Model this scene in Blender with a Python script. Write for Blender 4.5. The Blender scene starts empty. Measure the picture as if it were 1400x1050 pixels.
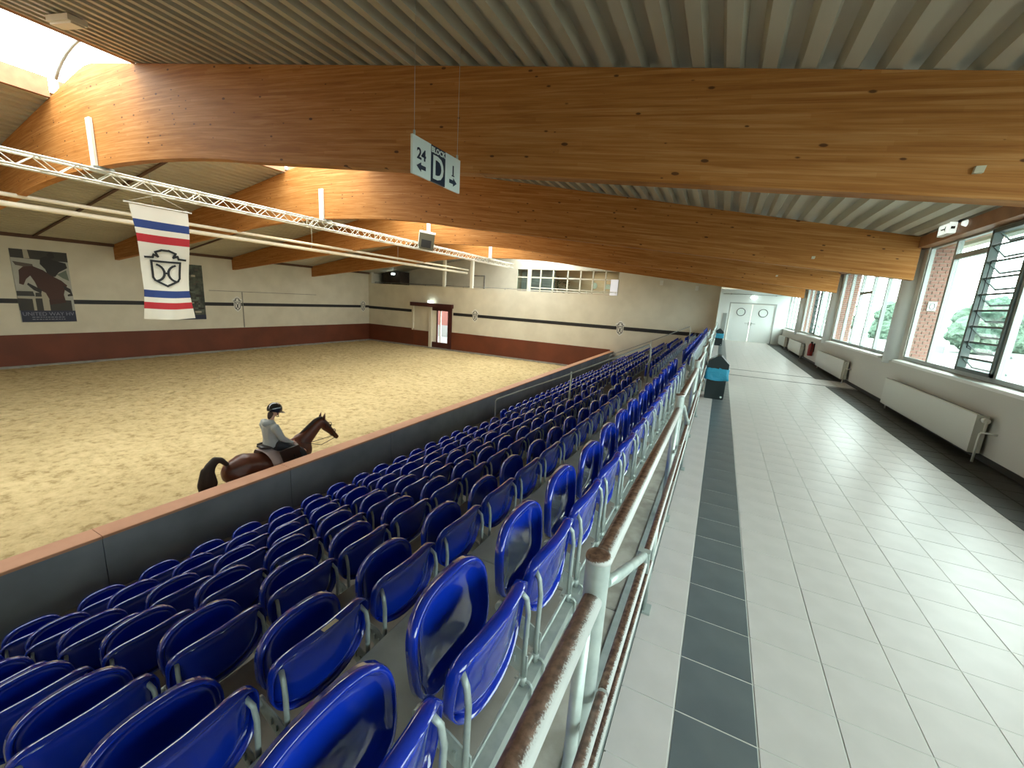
import bpy, bmesh, math, random
from mathutils import Vector, Matrix
random.seed(7)
C = bpy.context.scene.collection
PI = math.pi
# ------------------------------------------------------------------ camera
CZ = 1.610
YAW, PIT, ROL, FPX = .4586, -.2050, .0608, 558.25
cy_, sy_, cp_, sp_ = math.cos(YAW), math.sin(YAW), math.cos(PIT), math.sin(PIT)
F_ = Vector((-sy_*cp_, cy_*cp_, sp_)); R_ = Vector((cy_, sy_, 0)); U_ = R_.cross(F_)
R2 = math.cos(ROL)*R_ + math.sin(ROL)*U_; U2 = -math.sin(ROL)*R_ + math.cos(ROL)*U_
cam = bpy.data.objects.new('camera', bpy.data.cameras.new('camera'))
cam.matrix_world = Matrix(((R2.x, U2.x, -F_.x, 0), (R2.y, U2.y, -F_.y, 0), (R2.z, U2.z, -F_.z, CZ), (0, 0, 0, 1)))
cam.data.sensor_width = 36; cam.data.lens = FPX/1400*36; cam.data.clip_start = .05; cam.data.clip_end = 500
C.objects.link(cam); bpy.context.scene.camera = cam
def seen(p, m=0):                                    # is a point inside the picture (used only to choose what to build singly)
    d = Vector(p) - Vector((0, 0, CZ)); w = d.dot(F_)
    if w < .1: return None
    x, y = 700 + FPX*d.dot(R2)/w, 525 - FPX*d.dot(U2)/w
    return w if (-m < x < 1400+m and -m < y < 1050+m) else None
# ------------------------------------------------------------------ world, lamps, exposure
vs = bpy.context.scene.view_settings
vs.view_transform = 'Standard'; vs.look = 'None'; vs.gamma = 1; vs.exposure = 0.0; vs.use_curve_mapping = False
wd = bpy.data.worlds.new('overcast'); bpy.context.scene.world = wd; wd.use_nodes = True
bg = wd.node_tree.nodes['Background']; bg.inputs[0].default_value = (.93, .98, .975, 1); bg.inputs[1].default_value = 12.0
def area(name, loc, rot, sx, sy, power, col=(1, 1, 1), portal=False):
    l = bpy.data.lights.new(name, 'AREA'); l.shape = 'RECTANGLE'; l.size = sx; l.size_y = sy; l.energy = power; l.color = col
    o = bpy.data.objects.new(name, l); o.location = loc; o.rotation_euler = rot; C.objects.link(o)
    if portal: l.cycles.is_portal = True
    return o
YB, PER = 4.65, 5.87                                 # first beam, spacing
for k in range(-2, 4):                               # daylight portals: windows and rooflight
    area('window_portal', (3.42, YB+.68+PER*k+2.5, 2.0), (0, PI/2, 0), 2.2, 5.1, 1, portal=True)
    area('rooflight_portal', (-12.8, YB+PER*k+2.94, 6.1), (0, 0, 0), 3.9, 5.6, 1, portal=True)
WARM = (1, .80, .50)
for y in (13.4, 25.2):              # warm fill lights added over the arena, no lamps seen there
    for x in (-9.2, -17.4):
        area('warm_fill_light', (x, y, 4.95), (0, 0, 0), .5, .9, 60, WARM)
# ------------------------------------------------------------------ materials
def mat(name, col, rough=.6, metal=0, spec=.5, coat=0, noise=None, bump=None, emit=None):
    m = bpy.data.materials.new(name); m.use_nodes = True; nt = m.node_tree; b = nt.nodes['Principled BSDF']
    b.inputs['Base Color'].default_value = (*col, 1); b.inputs['Roughness'].default_value = rough
    b.inputs['Metallic'].default_value = metal; b.inputs['Specular IOR Level'].default_value = spec
    b.inputs['Coat Weight'].default_value = coat; b.inputs['Coat Roughness'].default_value = .04
    if emit: b.inputs['Emission Color'].default_value = (*emit[0], 1); b.inputs['Emission Strength'].default_value = emit[1]
    if noise or bump:
        tc = nt.nodes.new('ShaderNodeTexCoord')
    if noise:                                        # (scale, second colour, detail, lo, hi)
        n = nt.nodes.new('ShaderNodeTexNoise'); n.inputs['Scale'].default_value = noise[0]; n.inputs['Detail'].default_value = noise[2] if len(noise) > 2 else 4
        r = nt.nodes.new('ShaderNodeMapRange'); r.inputs[1].default_value = noise[3] if len(noise) > 3 else .35; r.inputs[2].default_value = noise[4] if len(noise) > 4 else .65
        x = nt.nodes.new('ShaderNodeMix'); x.data_type = 'RGBA'
        x.inputs[6].default_value = (*col, 1); x.inputs[7].default_value = (*noise[1], 1)
        nt.links.new(tc.outputs['Object'], n.inputs['Vector']); nt.links.new(n.outputs[0], r.inputs[0])
        nt.links.new(r.outputs[0], x.inputs[0]); nt.links.new(x.outputs[2], b.inputs['Base Color'])
    if bump:                                         # (scale, strength, distance)
        n = nt.nodes.new('ShaderNodeTexNoise'); n.inputs['Scale'].default_value = bump[0]; n.inputs['Detail'].default_value = 6
        u = nt.nodes.new('ShaderNodeBump'); u.inputs['Strength'].default_value = bump[1]; u.inputs['Distance'].default_value = bump[2]
        nt.links.new(tc.outputs['Object'], n.inputs['Vector']); nt.links.new(n.outputs[0], u.inputs['Height']); nt.links.new(u.outputs[0], b.inputs['Normal'])
    return m
def glassy(name, tint, gloss=.08, rough=.03):
    m = bpy.data.materials.new(name); m.use_nodes = True; nt = m.node_tree
    for n in list(nt.nodes): nt.nodes.remove(n)
    o = nt.nodes.new('ShaderNodeOutputMaterial'); t = nt.nodes.new('ShaderNodeBsdfTransparent'); t.inputs[0].default_value = (*tint, 1)
    g = nt.nodes.new('ShaderNodeBsdfGlossy'); g.inputs['Roughness'].default_value = rough
    x = nt.nodes.new('ShaderNodeMixShader'); x.inputs[0].default_value = gloss
    nt.links.new(t.outputs[0], x.inputs[1]); nt.links.new(g.outputs[0], x.inputs[2]); nt.links.new(x.outputs[0], o.inputs[0])
    return m
M = {}
M['wall'] = mat('white_wall_paint', (.68, .645, .53), .75, noise=(1.2, (.62, .585, .475), 3), bump=(60, .1, .002))
M['wallR'] = mat('corridor_wall_paint', (.58, .57, .51), .7, bump=(70, .08, .002))
M['wallwhite'] = mat('bright_wall_paint', (.74, .78, .76), .7)
M['red'] = mat('red_brown_kickboard', (.150, .034, .012), .6, noise=(.8, (.115, .027, .009), 3))
M['redd'] = mat('dark_red_lintel', (.06, .010, .008), .6)
M['black'] = mat('black_paint', (.012, .012, .014), .6)
M['dark'] = mat('dark_recess', (.02, .02, .02), .8)
M['conc'] = mat('grey_concrete', (.30, .29, .26), .8, noise=(3.5, (.22, .21, .185), 6), bump=(40, .25, .004))
M['pav'] = mat('worn_grey_paver', (.40, .38, .33), .75, noise=(6, (.27, .25, .21), 8, .4, .6), bump=(50, .3, .003))
M['boards'] = mat('grey_barrier_board', (.24, .255, .26), .5, noise=(1.6, (.18, .19, .195), 6), bump=(6, .12, .004))
M['cap'] = mat('orange_brown_cap_board', (.56, .27, .15), .55, noise=(3, (.50, .23, .12), 5))
M['tile'] = mat('pale_grey_tile', (.64, .595, .565), .33, spec=.42, noise=(5, (.59, .55, .52), 6))
M['tiled'] = mat('slate_blue_tile', (.145, .168, .175), .30, spec=.6, noise=(4, (.115, .135, .145), 6))
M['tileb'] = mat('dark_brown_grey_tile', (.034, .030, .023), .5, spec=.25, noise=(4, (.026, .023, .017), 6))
M['grout'] = mat('light_grout', (.62, .61, .57), .9)
M['groutd'] = mat('dark_joint', (.15, .145, .13), .9)
M['galv'] = mat('galvanised_steel', (.50, .56, .53), .42, metal=.35, noise=(18, (.40, .46, .44), 5), bump=(80, .1, .001))
M['white'] = mat('white_lacquer', (.72, .72, .67), .4)
M['whitew'] = mat('white_painted_steel', (.80, .79, .70), .4)
M['rad'] = mat('radiator_enamel', (.60, .60, .53), .35)
M['frame'] = mat('window_frame_aluminium', (.34, .37, .35), .4, metal=.2)
M['frameg'] = mat('dark_louvre_frame', (.10, .13, .12), .45)
M['sill'] = mat('white_window_sill', (.80, .80, .76), .35)
M['blade'] = glassy('louvre_glass', (.80, .90, .88), .15, .05)
M['glass'] = glassy('window_glass', (.90, .97, .95), .05)
M['poly'] = glassy('milky_rooflight_sheet', (.82, .83, .79), .02, .5)
M['brick'] = mat('red_brown_brick', (.30, .14, .10), .85, noise=(7, (.22, .13, .11), 3))
M['mortar'] = mat('brick_mortar', (.50, .46, .40), .9)
M['redp'] = mat('extinguisher_red', (.30, .012, .012), .35)
M['bin'] = mat('dark_green_bin', (.010, .020, .022), .4)
M['bag'] = mat('blue_plastic_bag', (.03, .30, .46), .35, bump=(25, .6, .02))
M['deckr'] = mat('corrugated_roof_sheet', (.50, .47, .37), .45, metal=.15, noise=(.7, (.43, .40, .31), 3))
M['cream'] = mat('cream_tube', (.80, .74, .60), .5)
M['bannerw'] = mat('banner_cloth', (.80, .76, .66), .8)
M['bblue'] = mat('banner_blue', (.016, .045, .20), .7)
M['bred'] = mat('banner_red', (.50, .02, .03), .7)
M['navy'] = mat('sign_navy', (.008, .022, .05), .4)
M['signw'] = mat('sign_white', (.76, .84, .80), .35)
M['coat'] = mat('chestnut_horse_coat', (.115, .030, .012), .42, noise=(5, (.075, .018, .008), 4))
M['mane'] = mat('dark_horse_hair', (.028, .015, .008), .7, bump=(60, .6, .01))
M['leather'] = mat('dark_brown_leather', (.016, .009, .007), .4)
M['pad'] = mat('mauve_grey_saddle_pad', (.46, .35, .33), .8)
M['hoodie'] = mat('grey_hooded_top', (.36, .37, .36), .85, bump=(12, .4, .01))
M['breech'] = mat('black_riding_breeches', (.014, .014, .018), .7)
M['skin'] = mat('skin', (.55, .30, .20), .6)
M['helmet'] = mat('black_riding_helmet', (.010, .010, .012), .2, coat=.5)
M['hair'] = mat('brown_hair', (.06, .03, .015), .7)
M['leaf'] = mat('pale_green_foliage', (.12, .19, .14), .9, noise=(1.2, (.07, .115, .08), 6), bump=(4, .9, .3))
M['bark'] = mat('tree_bark', (.12, .09, .07), .9)
M['asph'] = mat('pale_paved_yard', (.16, .165, .16), .9, noise=(.3, (.12, .13, .12), 4))
M['plant'] = mat('dark_green_plant', (.02, .045, .02), .7)
M['lamp'] = mat('lamp_glow', (.9, .95, .9), .5, emit=((.85, 1, .95), 7))
M['lampw'] = mat('warm_lamp_glow', (1, .9, .7), .5, emit=((1, .80, .5), 5))
M['exitw'] = mat('lit_sign_face', (.9, .95, .9), .5, emit=((.9, 1, .92), .8))
M['stain'] = mat('pale_mark', (.55, .50, .36), .6)
# seat plastic: glossy royal blue
M['seat'] = mat('royal_blue_plastic', (.0035, .025, .35), .10, spec=.5, coat=.8, bump=(3, .05, .01))
# handrail: grey paint, mottled brown on the faces turned up and left
def rail_mat():
    m = mat('grey_brown_rail_paint', (.55, .56, .54), .38); nt = m.node_tree; b = nt.nodes['Principled BSDF']
    g = nt.nodes.new('ShaderNodeNewGeometry'); d = nt.nodes.new('ShaderNodeVectorMath'); d.operation = 'DOT_PRODUCT'; d.inputs[1].default_value = (-.62, 0, .78)
    tc = nt.nodes.new('ShaderNodeTexCoord'); n = nt.nodes.new('ShaderNodeTexNoise'); n.inputs['Scale'].default_value = 260; n.inputs['Detail'].default_value = 6
    a = nt.nodes.new('ShaderNodeMath'); a.operation = 'MULTIPLY_ADD'; a.inputs[1].default_value = .9; a.inputs[2].default_value = -.62
    s = nt.nodes.new('ShaderNodeMath'); s.operation = 'ADD'
    r = nt.nodes.new('ShaderNodeMapRange'); r.inputs[1].default_value = .0; r.inputs[2].default_value = .22
    x = nt.nodes.new('ShaderNodeMix'); x.data_type = 'RGBA'; x.inputs[6].default_value = (.55, .56, .54, 1)
    n2 = nt.nodes.new('ShaderNodeTexNoise'); n2.inputs['Scale'].default_value = 60; cr = nt.nodes.new('ShaderNodeValToRGB')
    cr.color_ramp.elements[0].position = .35; cr.color_ramp.elements[0].color = (.085, .042, .028, 1); cr.color_ramp.elements[1].position = .68; cr.color_ramp.elements[1].color = (.25, .15, .105, 1)
    L = nt.links.new
    L(g.outputs['Normal'], d.inputs[0]); L(tc.outputs['Object'], n.inputs[0]); L(tc.outputs['Object'], n2.inputs[0]); L(n.outputs[0], a.inputs[0])
    L(d.outputs['Value'], s.inputs[0]); L(a.outputs[0], s.inputs[1]); L(s.outputs[0], r.inputs[0]); L(r.outputs[0], x.inputs[0])
    L(n2.outputs[0], cr.inputs[0]); L(cr.outputs[0], x.inputs[7]); L(x.outputs[2], b.inputs['Base Color'])
    u = nt.nodes.new('ShaderNodeBump'); u.inputs['Strength'].default_value = .35; u.inputs['Distance'].default_value = .002; L(n.outputs[0], u.inputs['Height']); L(u.outputs[0], b.inputs['Normal'])
    return m
M['rail'] = rail_mat()
def wood_mat():                                      # glulam: laminations 4 cm high, grain along the beam, knots
    m = mat('glulam_timber', (.4, .2, .08), .62, spec=.15); nt = m.node_tree; b = nt.nodes['Principled BSDF']; N = nt.nodes.new; L = nt.links.new
    uv = N('ShaderNodeUVMap'); sx = N('ShaderNodeSeparateXYZ'); L(uv.outputs[0], sx.inputs[0])
    def math_(op, a, bb=None, c=None):
        q = N('ShaderNodeMath'); q.operation = op
        for i, v in enumerate((a, bb, c)):
            if v is None: continue
            if isinstance(v, (int, float)): q.inputs[i].default_value = v
            else: L(v, q.inputs[i])
        return q.outputs[0]
    lam = math_('FLOOR', math_('DIVIDE', sx.outputs[1], .04))
    frac = math_('FRACT', math_('DIVIDE', sx.outputs[1], .04))
    wn = N('ShaderNodeTexWhiteNoise'); wn.noise_dimensions = '1D'; L(lam, wn.inputs['W'])
    # boards along a lamination, each about 2.5 m
    seg = math_('FLOOR', math_('ADD', math_('DIVIDE', sx.outputs[0], 2.6), math_('MULTIPLY', wn.outputs[0], 7)))
    cb = N('ShaderNodeCombineXYZ'); L(lam, cb.inputs[0]); L(seg, cb.inputs[1])
    wn2 = N('ShaderNodeTexWhiteNoise'); wn2.noise_dimensions = '2D'; L(cb.outputs[0], wn2.inputs['Vector'])
    mp = N('ShaderNodeCombineXYZ'); L(math_('MULTIPLY', sx.outputs[0], 1.0), mp.inputs[0]); L(math_('MULTIPLY', sx.outputs[1], 26), mp.inputs[1]); L(math_('MULTIPLY', lam, .37), mp.inputs[2])
    gn = N('ShaderNodeTexNoise'); gn.inputs['Scale'].default_value = 1; gn.inputs['Detail'].default_value = 7; gn.inputs['Roughness'].default_value = .6; gn.inputs['Distortion'].default_value = .6; L(mp.outputs[0], gn.inputs['Vector'])
    f = math_('ADD', math_('MULTIPLY', wn2.outputs[0], .15), math_('MULTIPLY', gn.outputs[0], .95))
    cr = N('ShaderNodeValToRGB'); e = cr.color_ramp.elements
    e[0].position = .22; e[0].color = (.24, .082, .016, 1); e[1].position = .85; e[1].color = (.58, .30, .11, 1)
    e2 = e.new(.52); e2.color = (.41, .17, .043, 1); L(f, cr.inputs[0])
    # knots
    kv = N('ShaderNodeCombineXYZ'); L(math_('MULTIPLY', sx.outputs[0], 4.2), kv.inputs[0]); L(math_('MULTIPLY', sx.outputs[1], 10), kv.inputs[1])
    vo = N('ShaderNodeTexVoronoi'); vo.inputs['Scale'].default_value = 1; vo.inputs['Randomness'].default_value = 1; L(kv.outputs[0], vo.inputs['Vector'])
    sc_ = N('ShaderNodeSeparateColor'); L(vo.outputs['Color'], sc_.inputs[0])
    size = math_('MULTIPLY', math_('SUBTRACT', sc_.outputs[0], .30), .22)
    kn = N('ShaderNodeMapRange'); L(math_('SUBTRACT', vo.outputs['Distance'], size), kn.inputs[0]); kn.inputs[1].default_value = .0; kn.inputs[2].default_value = .05; kn.inputs[3].default_value = .85; kn.inputs[4].default_value = 0
    x = N('ShaderNodeMix'); x.data_type = 'RGBA'; L(kn.outputs[0], x.inputs[0]); L(cr.outputs[0], x.inputs[6]); x.inputs[7].default_value = (.07, .026, .012, 1)
    # glue lines
    ln = N('ShaderNodeMapRange'); L(math_('ABSOLUTE', math_('SUBTRACT', frac, .5)), ln.inputs[0]); ln.inputs[1].default_value = .44; ln.inputs[2].default_value = .5; ln.inputs[3].default_value = 0; ln.inputs[4].default_value = .38
    x2 = N('ShaderNodeMix'); x2.data_type = 'RGBA'; L(ln.outputs[0], x2.inputs[0]); L(x.outputs[2], x2.inputs[6]); x2.inputs[7].default_value = (.16, .07, .03, 1)
    L(x2.outputs[2], b.inputs['Base Color'])
    return m
M['wood'] = wood_mat()
M['woodp'] = mat('brown_timber', (.36, .17, .075), .5, noise=(4, (.26, .12, .05), 6))
M['woodd'] = mat('dark_timber_plate', (.10, .045, .022), .6)
def sand_mat():
    m = mat('arena_sand', (.6, .5, .3), .95, spec=.1); nt = m.node_tree; b = nt.nodes['Principled BSDF']; N = nt.nodes.new; L = nt.links.new
    tc = N('ShaderNodeTexCoord')
    n1 = N('ShaderNodeTexNoise'); n1.inputs['Scale'].default_value = 5.0; n1.inputs['Detail'].default_value = 9; n1.inputs['Roughness'].default_value = .66; L(tc.outputs['Object'], n1.inputs[0])
    n2 = N('ShaderNodeTexNoise'); n2.inputs['Scale'].default_value = .35; n2.inputs['Detail'].default_value = 3; L(tc.outputs['Object'], n2.inputs[0])
    cr = N('ShaderNodeValToRGB'); e = cr.color_ramp.elements; e[0].position = .36; e[0].color = (.38, .28, .135, 1); e[1].position = .62; e[1].color = (.66, .52, .285, 1); e3 = e.new(.46); e3.color = (.56, .435, .23, 1); L(n1.outputs[0], cr.inputs[0])
    x = N('ShaderNodeMix'); x.data_type = 'RGBA'; x.blend_type = 'MULTIPLY'; x.inputs[0].default_value = .35; L(cr.outputs[0], x.inputs[6])
    c2 = N('ShaderNodeValToRGB'); c2.color_ramp.elements[0].position = .3; c2.color_ramp.elements[0].color = (.72, .70, .62, 1); c2.color_ramp.elements[1].position = .7; c2.color_ramp.elements[1].color = (1, 1, 1, 1); L(n2.outputs[0], c2.inputs[0]); L(c2.outputs[0], x.inputs[7])
    L(x.outputs[2], b.inputs['Base Color'])
    vo = N('ShaderNodeTexVoronoi'); vo.feature = 'SMOOTH_F1'; vo.inputs['Scale'].default_value = 4.5; L(tc.outputs['Object'], vo.inputs['Vector'])
    ad = N('ShaderNodeMath'); ad.operation = 'ADD'; L(n1.outputs[0], ad.inputs[0]); L(vo.outputs['Distance'], ad.inputs[1])
    u = N('ShaderNodeBump'); u.inputs['Strength'].default_value = .9; u.inputs['Distance'].default_value = .10; L(ad.outputs[0], u.inputs['Height']); L(u.outputs[0], b.inputs['Normal'])
    return m
M['sand'] = sand_mat()
# ------------------------------------------------------------------ mesh helpers
class MB:
    def __init__(s): s.v = []; s.f = []; s.m = []; s.sm = []; s.uv = None
    def add(s, vs, fs, mi=0, sm=False):
        b = len(s.v); s.v += [Vector(v) for v in vs]
        for f in fs: s.f.append([b+i for i in f]); s.m.append(mi); s.sm.append(sm)
        return s
    def box(s, x0, x1, y0, y1, z0, z1, mi=0):
        v = [(x0, y0, z0), (x1, y0, z0), (x1, y1, z0), (x0, y1, z0), (x0, y0, z1), (x1, y0, z1), (x1, y1, z1), (x0, y1, z1)]
        return s.add(v, [(0, 3, 2, 1), (4, 5, 6, 7), (0, 1, 5, 4), (1, 2, 6, 5), (2, 3, 7, 6), (3, 0, 4, 7)], mi)
    def obox(s, c, ax, ay, az, mi=0):                 # centre and three half axes
        c, ax, ay, az = map(Vector, (c, ax, ay, az)); v = [c+sx*ax+sy*ay+sz*az for sz in (-1, 1) for sx, sy in ((-1, -1), (1, -1), (1, 1), (-1, 1))]
        return s.add(v, [(0, 3, 2, 1), (4, 5, 6, 7), (0, 1, 5, 4), (1, 2, 6, 5), (2, 3, 7, 6), (3, 0, 4, 7)], mi)
    def tube(s, pts, r, n=10, mi=0, caps=True):
        pts = [Vector(p) for p in pts]; rs = r if isinstance(r, (list, tuple)) else [r]*len(pts); b = []; prev = None
        for i, p in enumerate(pts):
            d = (pts[min(i+1, len(pts)-1)] - pts[max(i-1, 0)]).normalized()
            a = prev if prev else (Vector((0, 0, 1)) if abs(d.z) < .9 else Vector((1, 0, 0)))
            u = (a - d*a.dot(d)).normalized(); w = d.cross(u); prev = u
            b += [p + rs[i]*(math.cos(2*PI*k/n)*u + math.sin(2*PI*k/n)*w) for k in range(n)]
        fs = [(i*n+k, i*n+(k+1) % n, (i+1)*n+(k+1) % n, (i+1)*n+k) for i in range(len(pts)-1) for k in range(n)]
        base = len(s.v); s.add(b, fs, mi, True)
        if caps:
            for q in (list(range(n))[::-1], [(len(pts)-1)*n+k for k in range(n)]):
                s.f.append([base+i for i in q]); s.m.append(mi); s.sm.append(False)
        return s
    def prism(s, poly, axis, a0, a1, mi=0):           # poly in the two other axes, extruded along axis
        def P(p, a): return {'x': (a, p[0], p[1]), 'y': (p[0], a, p[1]), 'z': (p[0], p[1], a)}[axis]
        n = len(poly); v = [P(p, a0) for p in poly] + [P(p, a1) for p in poly]
        return s.add(v, [tuple(range(n)), tuple(range(2*n-1, n-1, -1))] + [(i, i+n, (i+1) % n+n, (i+1) % n) for i in range(n)], mi)
    def mesh(s, name, mats, off=(0, 0, 0)):
        me = bpy.data.meshes.new(name); o = Vector(off)
        me.from_pydata([tuple(v-o) for v in s.v], [], s.f)
        for m in (mats if isinstance(mats, (list, tuple)) else [mats]): me.materials.append(m)
        me.polygons.foreach_set('material_index', s.m); me.polygons.foreach_set('use_smooth', s.sm); me.update()
        if not s.uv:
            bm = bmesh.new(); bm.from_mesh(me); bmesh.ops.recalc_face_normals(bm, faces=bm.faces); bm.to_mesh(me); bm.free()
        return me
def link(name, me, parent=None, label=None):
    o = bpy.data.objects.new(name, me); C.objects.link(o)
    if parent: o.parent = parent
    if label: o['label'] = label
    return o
def thing(name, label, cat, loc=(0, 0, 0), group=None, rz=0):
    o = bpy.data.objects.new(name, None); o.empty_display_size = .1; o.location = loc; o.rotation_euler.z = rz; C.objects.link(o)
    o['label'] = label; o['category'] = cat
    if group: o['group'] = group
    return o
def org(o):                                           # world origin of a thing or part whose ancestors are unrotated
    p = Vector(o.location)
    while o.parent: o = o.parent; p += o.location
    return p
def part(name, mb, mats, parent, label=None):
    return link(name, mb.mesh(name, mats, org(parent)), parent, label)
def single(name, mb, mats, label, cat, loc=None, group=None):
    loc = Vector(loc) if loc is not None else Vector((sum(v.x for v in mb.v)/len(mb.v), sum(v.y for v in mb.v)/len(mb.v), min(v.z for v in mb.v)))
    o = link(name, mb.mesh(name, mats, loc)); o.location = loc; o['label'] = label; o['category'] = cat
    if group: o['group'] = group
    return o
def struct(name, mb, mats, parent=None):
    o = link(name, mb.mesh(name, mats), parent)
    if not parent: o['kind'] = 'structure'
    return o
def text_part(name, txt, size, origin, xd, up, m, parent, ext=.001, align='CENTER', sx=1, bold=0):
    cu = bpy.data.curves.new(name, 'FONT'); cu.offset = bold; cu.body = txt; cu.size = size; cu.extrude = ext; cu.align_x = align; cu.align_y = 'CENTER'; cu.resolution_u = 3
    t = bpy.data.objects.new('t', cu); C.objects.link(t); bpy.context.view_layer.update()
    me = bpy.data.meshes.new_from_object(t.evaluated_get(bpy.context.evaluated_depsgraph_get())); bpy.data.objects.remove(t)
    X = Vector(xd).normalized(); Y = Vector(up).normalized(); Z = X.cross(Y)
    T = Matrix(((X.x*sx, Y.x, Z.x, 0), (X.y*sx, Y.y, Z.y, 0), (X.z*sx, Y.z, Z.z, 0), (0, 0, 0, 1)))
    me.transform(Matrix.Translation(Vector(origin)-org(parent)) @ T); me.materials.clear(); me.materials.append(m)
    return link(name, me, parent)
ORD = ['first', 'second', 'third', 'fourth', 'fifth', 'sixth', 'seventh', 'eighth', 'ninth', 'tenth', 'eleventh', 'twelfth', 'thirteenth', 'fourteenth', 'fifteenth', 'sixteenth', 'seventeenth', 'eighteenth', 'nineteenth', 'twentieth', 'twenty-first', 'twenty-second', 'twenty-third', 'twenty-fourth', 'twenty-fifth']
# ------------------------------------------------------------------ dimensions
XW, XL, YF, Y0 = 3.10, -28.9, 28.0, -7.2              # window wall, far long wall, end wall, behind the camera
SAND = -2.90; APX = -12.8
def zr(x): return 3.17 + .176*((XW-x) if x > APX else (x-(2*APX-XW)))
def zb(x):                                            # underside of a beam
    d = abs(x-APX); t = 15.9-d
    if d > 5.3: return 2.40 + .113*t
    z0 = 2.40+.113*10.6; return z0 + .42*(1-(d/5.3)**2)**.9*.82
COLY = [YB+.20+.0+PER*k for k in range(-2, 5)]        # beams
BE = [YB+PER*k for k in range(-1, 4)]
# ------------------------------------------------------------------ floor of the corridor and tribune
OX, OY, TP = .0586, .0698, .30
fl = MB(); fl.box(-1.22, XW+.3, Y0, YF+.2, -.30, -.014)
floor = struct('floor', fl, M['groutd'])
fg = MB(); fg.box(-.150, 2.46+OX-.06, Y0, YF, -.0139, -.0022); part('grout_bed', fg, M['grout'], floor)
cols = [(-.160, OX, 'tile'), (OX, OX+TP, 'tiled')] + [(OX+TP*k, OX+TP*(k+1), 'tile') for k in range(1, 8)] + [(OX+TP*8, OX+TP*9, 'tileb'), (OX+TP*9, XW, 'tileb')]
tm = {}
def tile_mesh(w, mk):
    key = (round(w, 3), mk)
    if key not in tm:
        g, b = .0030, .0014; a = w/2-g; c = TP/2-g
        v = [(-a, -c, -.013), (a, -c, -.013), (a, c, -.013), (-a, c, -.013), (-a, -c, -b), (a, -c, -b), (a, c, -b), (-a, c, -b)] + [(-a+b, -c+b, 0), (a-b, -c+b, 0), (a-b, c-b, 0), (-a+b, c-b, 0)]
        q = MB(); q.add(v, [(0, 1, 5, 4), (1, 2, 6, 5), (2, 3, 7, 6), (3, 0, 4, 7), (4, 5, 9, 8), (5, 6, 10, 9), (6, 7, 11, 10), (7, 4, 8, 11), (8, 9, 10, 11)])
        tm[key] = (q, q.mesh('floor_tile', M[mk]))
    return tm[key]
cells = []
for j in range(-24, 93):
    y = OY+TP*j+TP/2
    if y < Y0+.2 or y > 26.9: continue
    for a, b, mk in cols:
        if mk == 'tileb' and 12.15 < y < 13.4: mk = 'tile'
        w = seen(((a+b)/2, y, 0), 60); cells.append((w if w else 99, a, b, y, mk))
cells.sort(key=lambda c: c[0])
rest = {k: MB() for k in ('tile', 'tiled', 'tileb')}
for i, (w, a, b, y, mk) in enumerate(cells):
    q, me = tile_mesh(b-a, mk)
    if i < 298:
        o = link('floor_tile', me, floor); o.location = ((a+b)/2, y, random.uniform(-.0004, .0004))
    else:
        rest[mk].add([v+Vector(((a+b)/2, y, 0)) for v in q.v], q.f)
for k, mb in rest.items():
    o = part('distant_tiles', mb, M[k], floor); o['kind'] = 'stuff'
ej = MB()
for y in (12.14, 13.42): ej.box(-.15, XW, y-.03, y+.03, -.01, .003)
part('expansion_profile', ej, M['groutd'], floor)
# pavers between rail and top seats, and treads of the tribune, one slab each
STEP, RISE, XE = .779, .374, -1.22
tri = MB(); PX = XE
for k in range(1, 7):
    z = -RISE*k; x1 = XE-STEP*(k-1); x0 = x1-STEP if k < 6 else -6.30
    tri.box(x0, x1, Y0, YF, -3.2, z-.06)
tribune = struct('tribune_base', tri, M['conc'])
slabm = {}
def slab(name, parent, x0, x1, y0, y1, z, th, m, bev=.006):
    key = (name, round(x1-x0, 3), round(y1-y0, 3), th)
    if key not in slabm:
        a, b = (x1-x0)/2-.003, (y1-y0)/2-.003; q = MB()
        q.add([(-a, -b, -th), (a, -b, -th), (a, b, -th), (-a, b, -th), (-a, -b, -bev), (a, -b, -bev), (a, b, -bev), (-a, b, -bev), (-a+bev, -b+bev, 0), (a-bev, -b+bev, 0), (a-bev, b-bev, 0), (-a+bev, b-bev, 0)],
              [(0, 3, 2, 1), (0, 1, 5, 4), (1, 2, 6, 5), (2, 3, 7, 6), (3, 0, 4, 7), (4, 5, 9, 8), (5, 6, 10, 9), (6, 7, 11, 10), (7, 4, 8, 11), (8, 9, 10, 11)])
        slabm[key] = q.mesh(name, m)
    o = link(name, slabm[key], parent); o.location = ((x0+x1)/2, (y0+y1)/2, z); return o
y = .54
while y > Y0+1: y -= 1.46
while y < YF:
    y1 = min(y+1.46, YF)
    slab('floor_slab', floor, XE, -.44, y, y1, 0, .06, M['conc'])
    slab('floor_slab', floor, -.44, -.175, y, y1, .0, .06, M['pav'])
    for k in range(1, 7):
        x1 = XE-STEP*(k-1); x0 = x1-STEP if k < 6 else -6.29
        slab('tread_slab', tribune, x0, x1-.002, y, y1, -RISE*k, .06, M['conc'])
    y = y1
rs = MB()
for k in range(1, 7): rs.box(XE-STEP*(k-1)-.0, XE-STEP*(k-1)+.02, Y0, YF, -RISE*k-.05, -RISE*(k-1)-.062)
part('riser', rs, M['conc'], tribune)
ed = MB(); ed.box(-.172, -.160, Y0, YF, -.02, .004); ed.box(-.276, -.242, Y0, YF, -.02, .006); struct('trim_1', ed, M['galv'])
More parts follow.
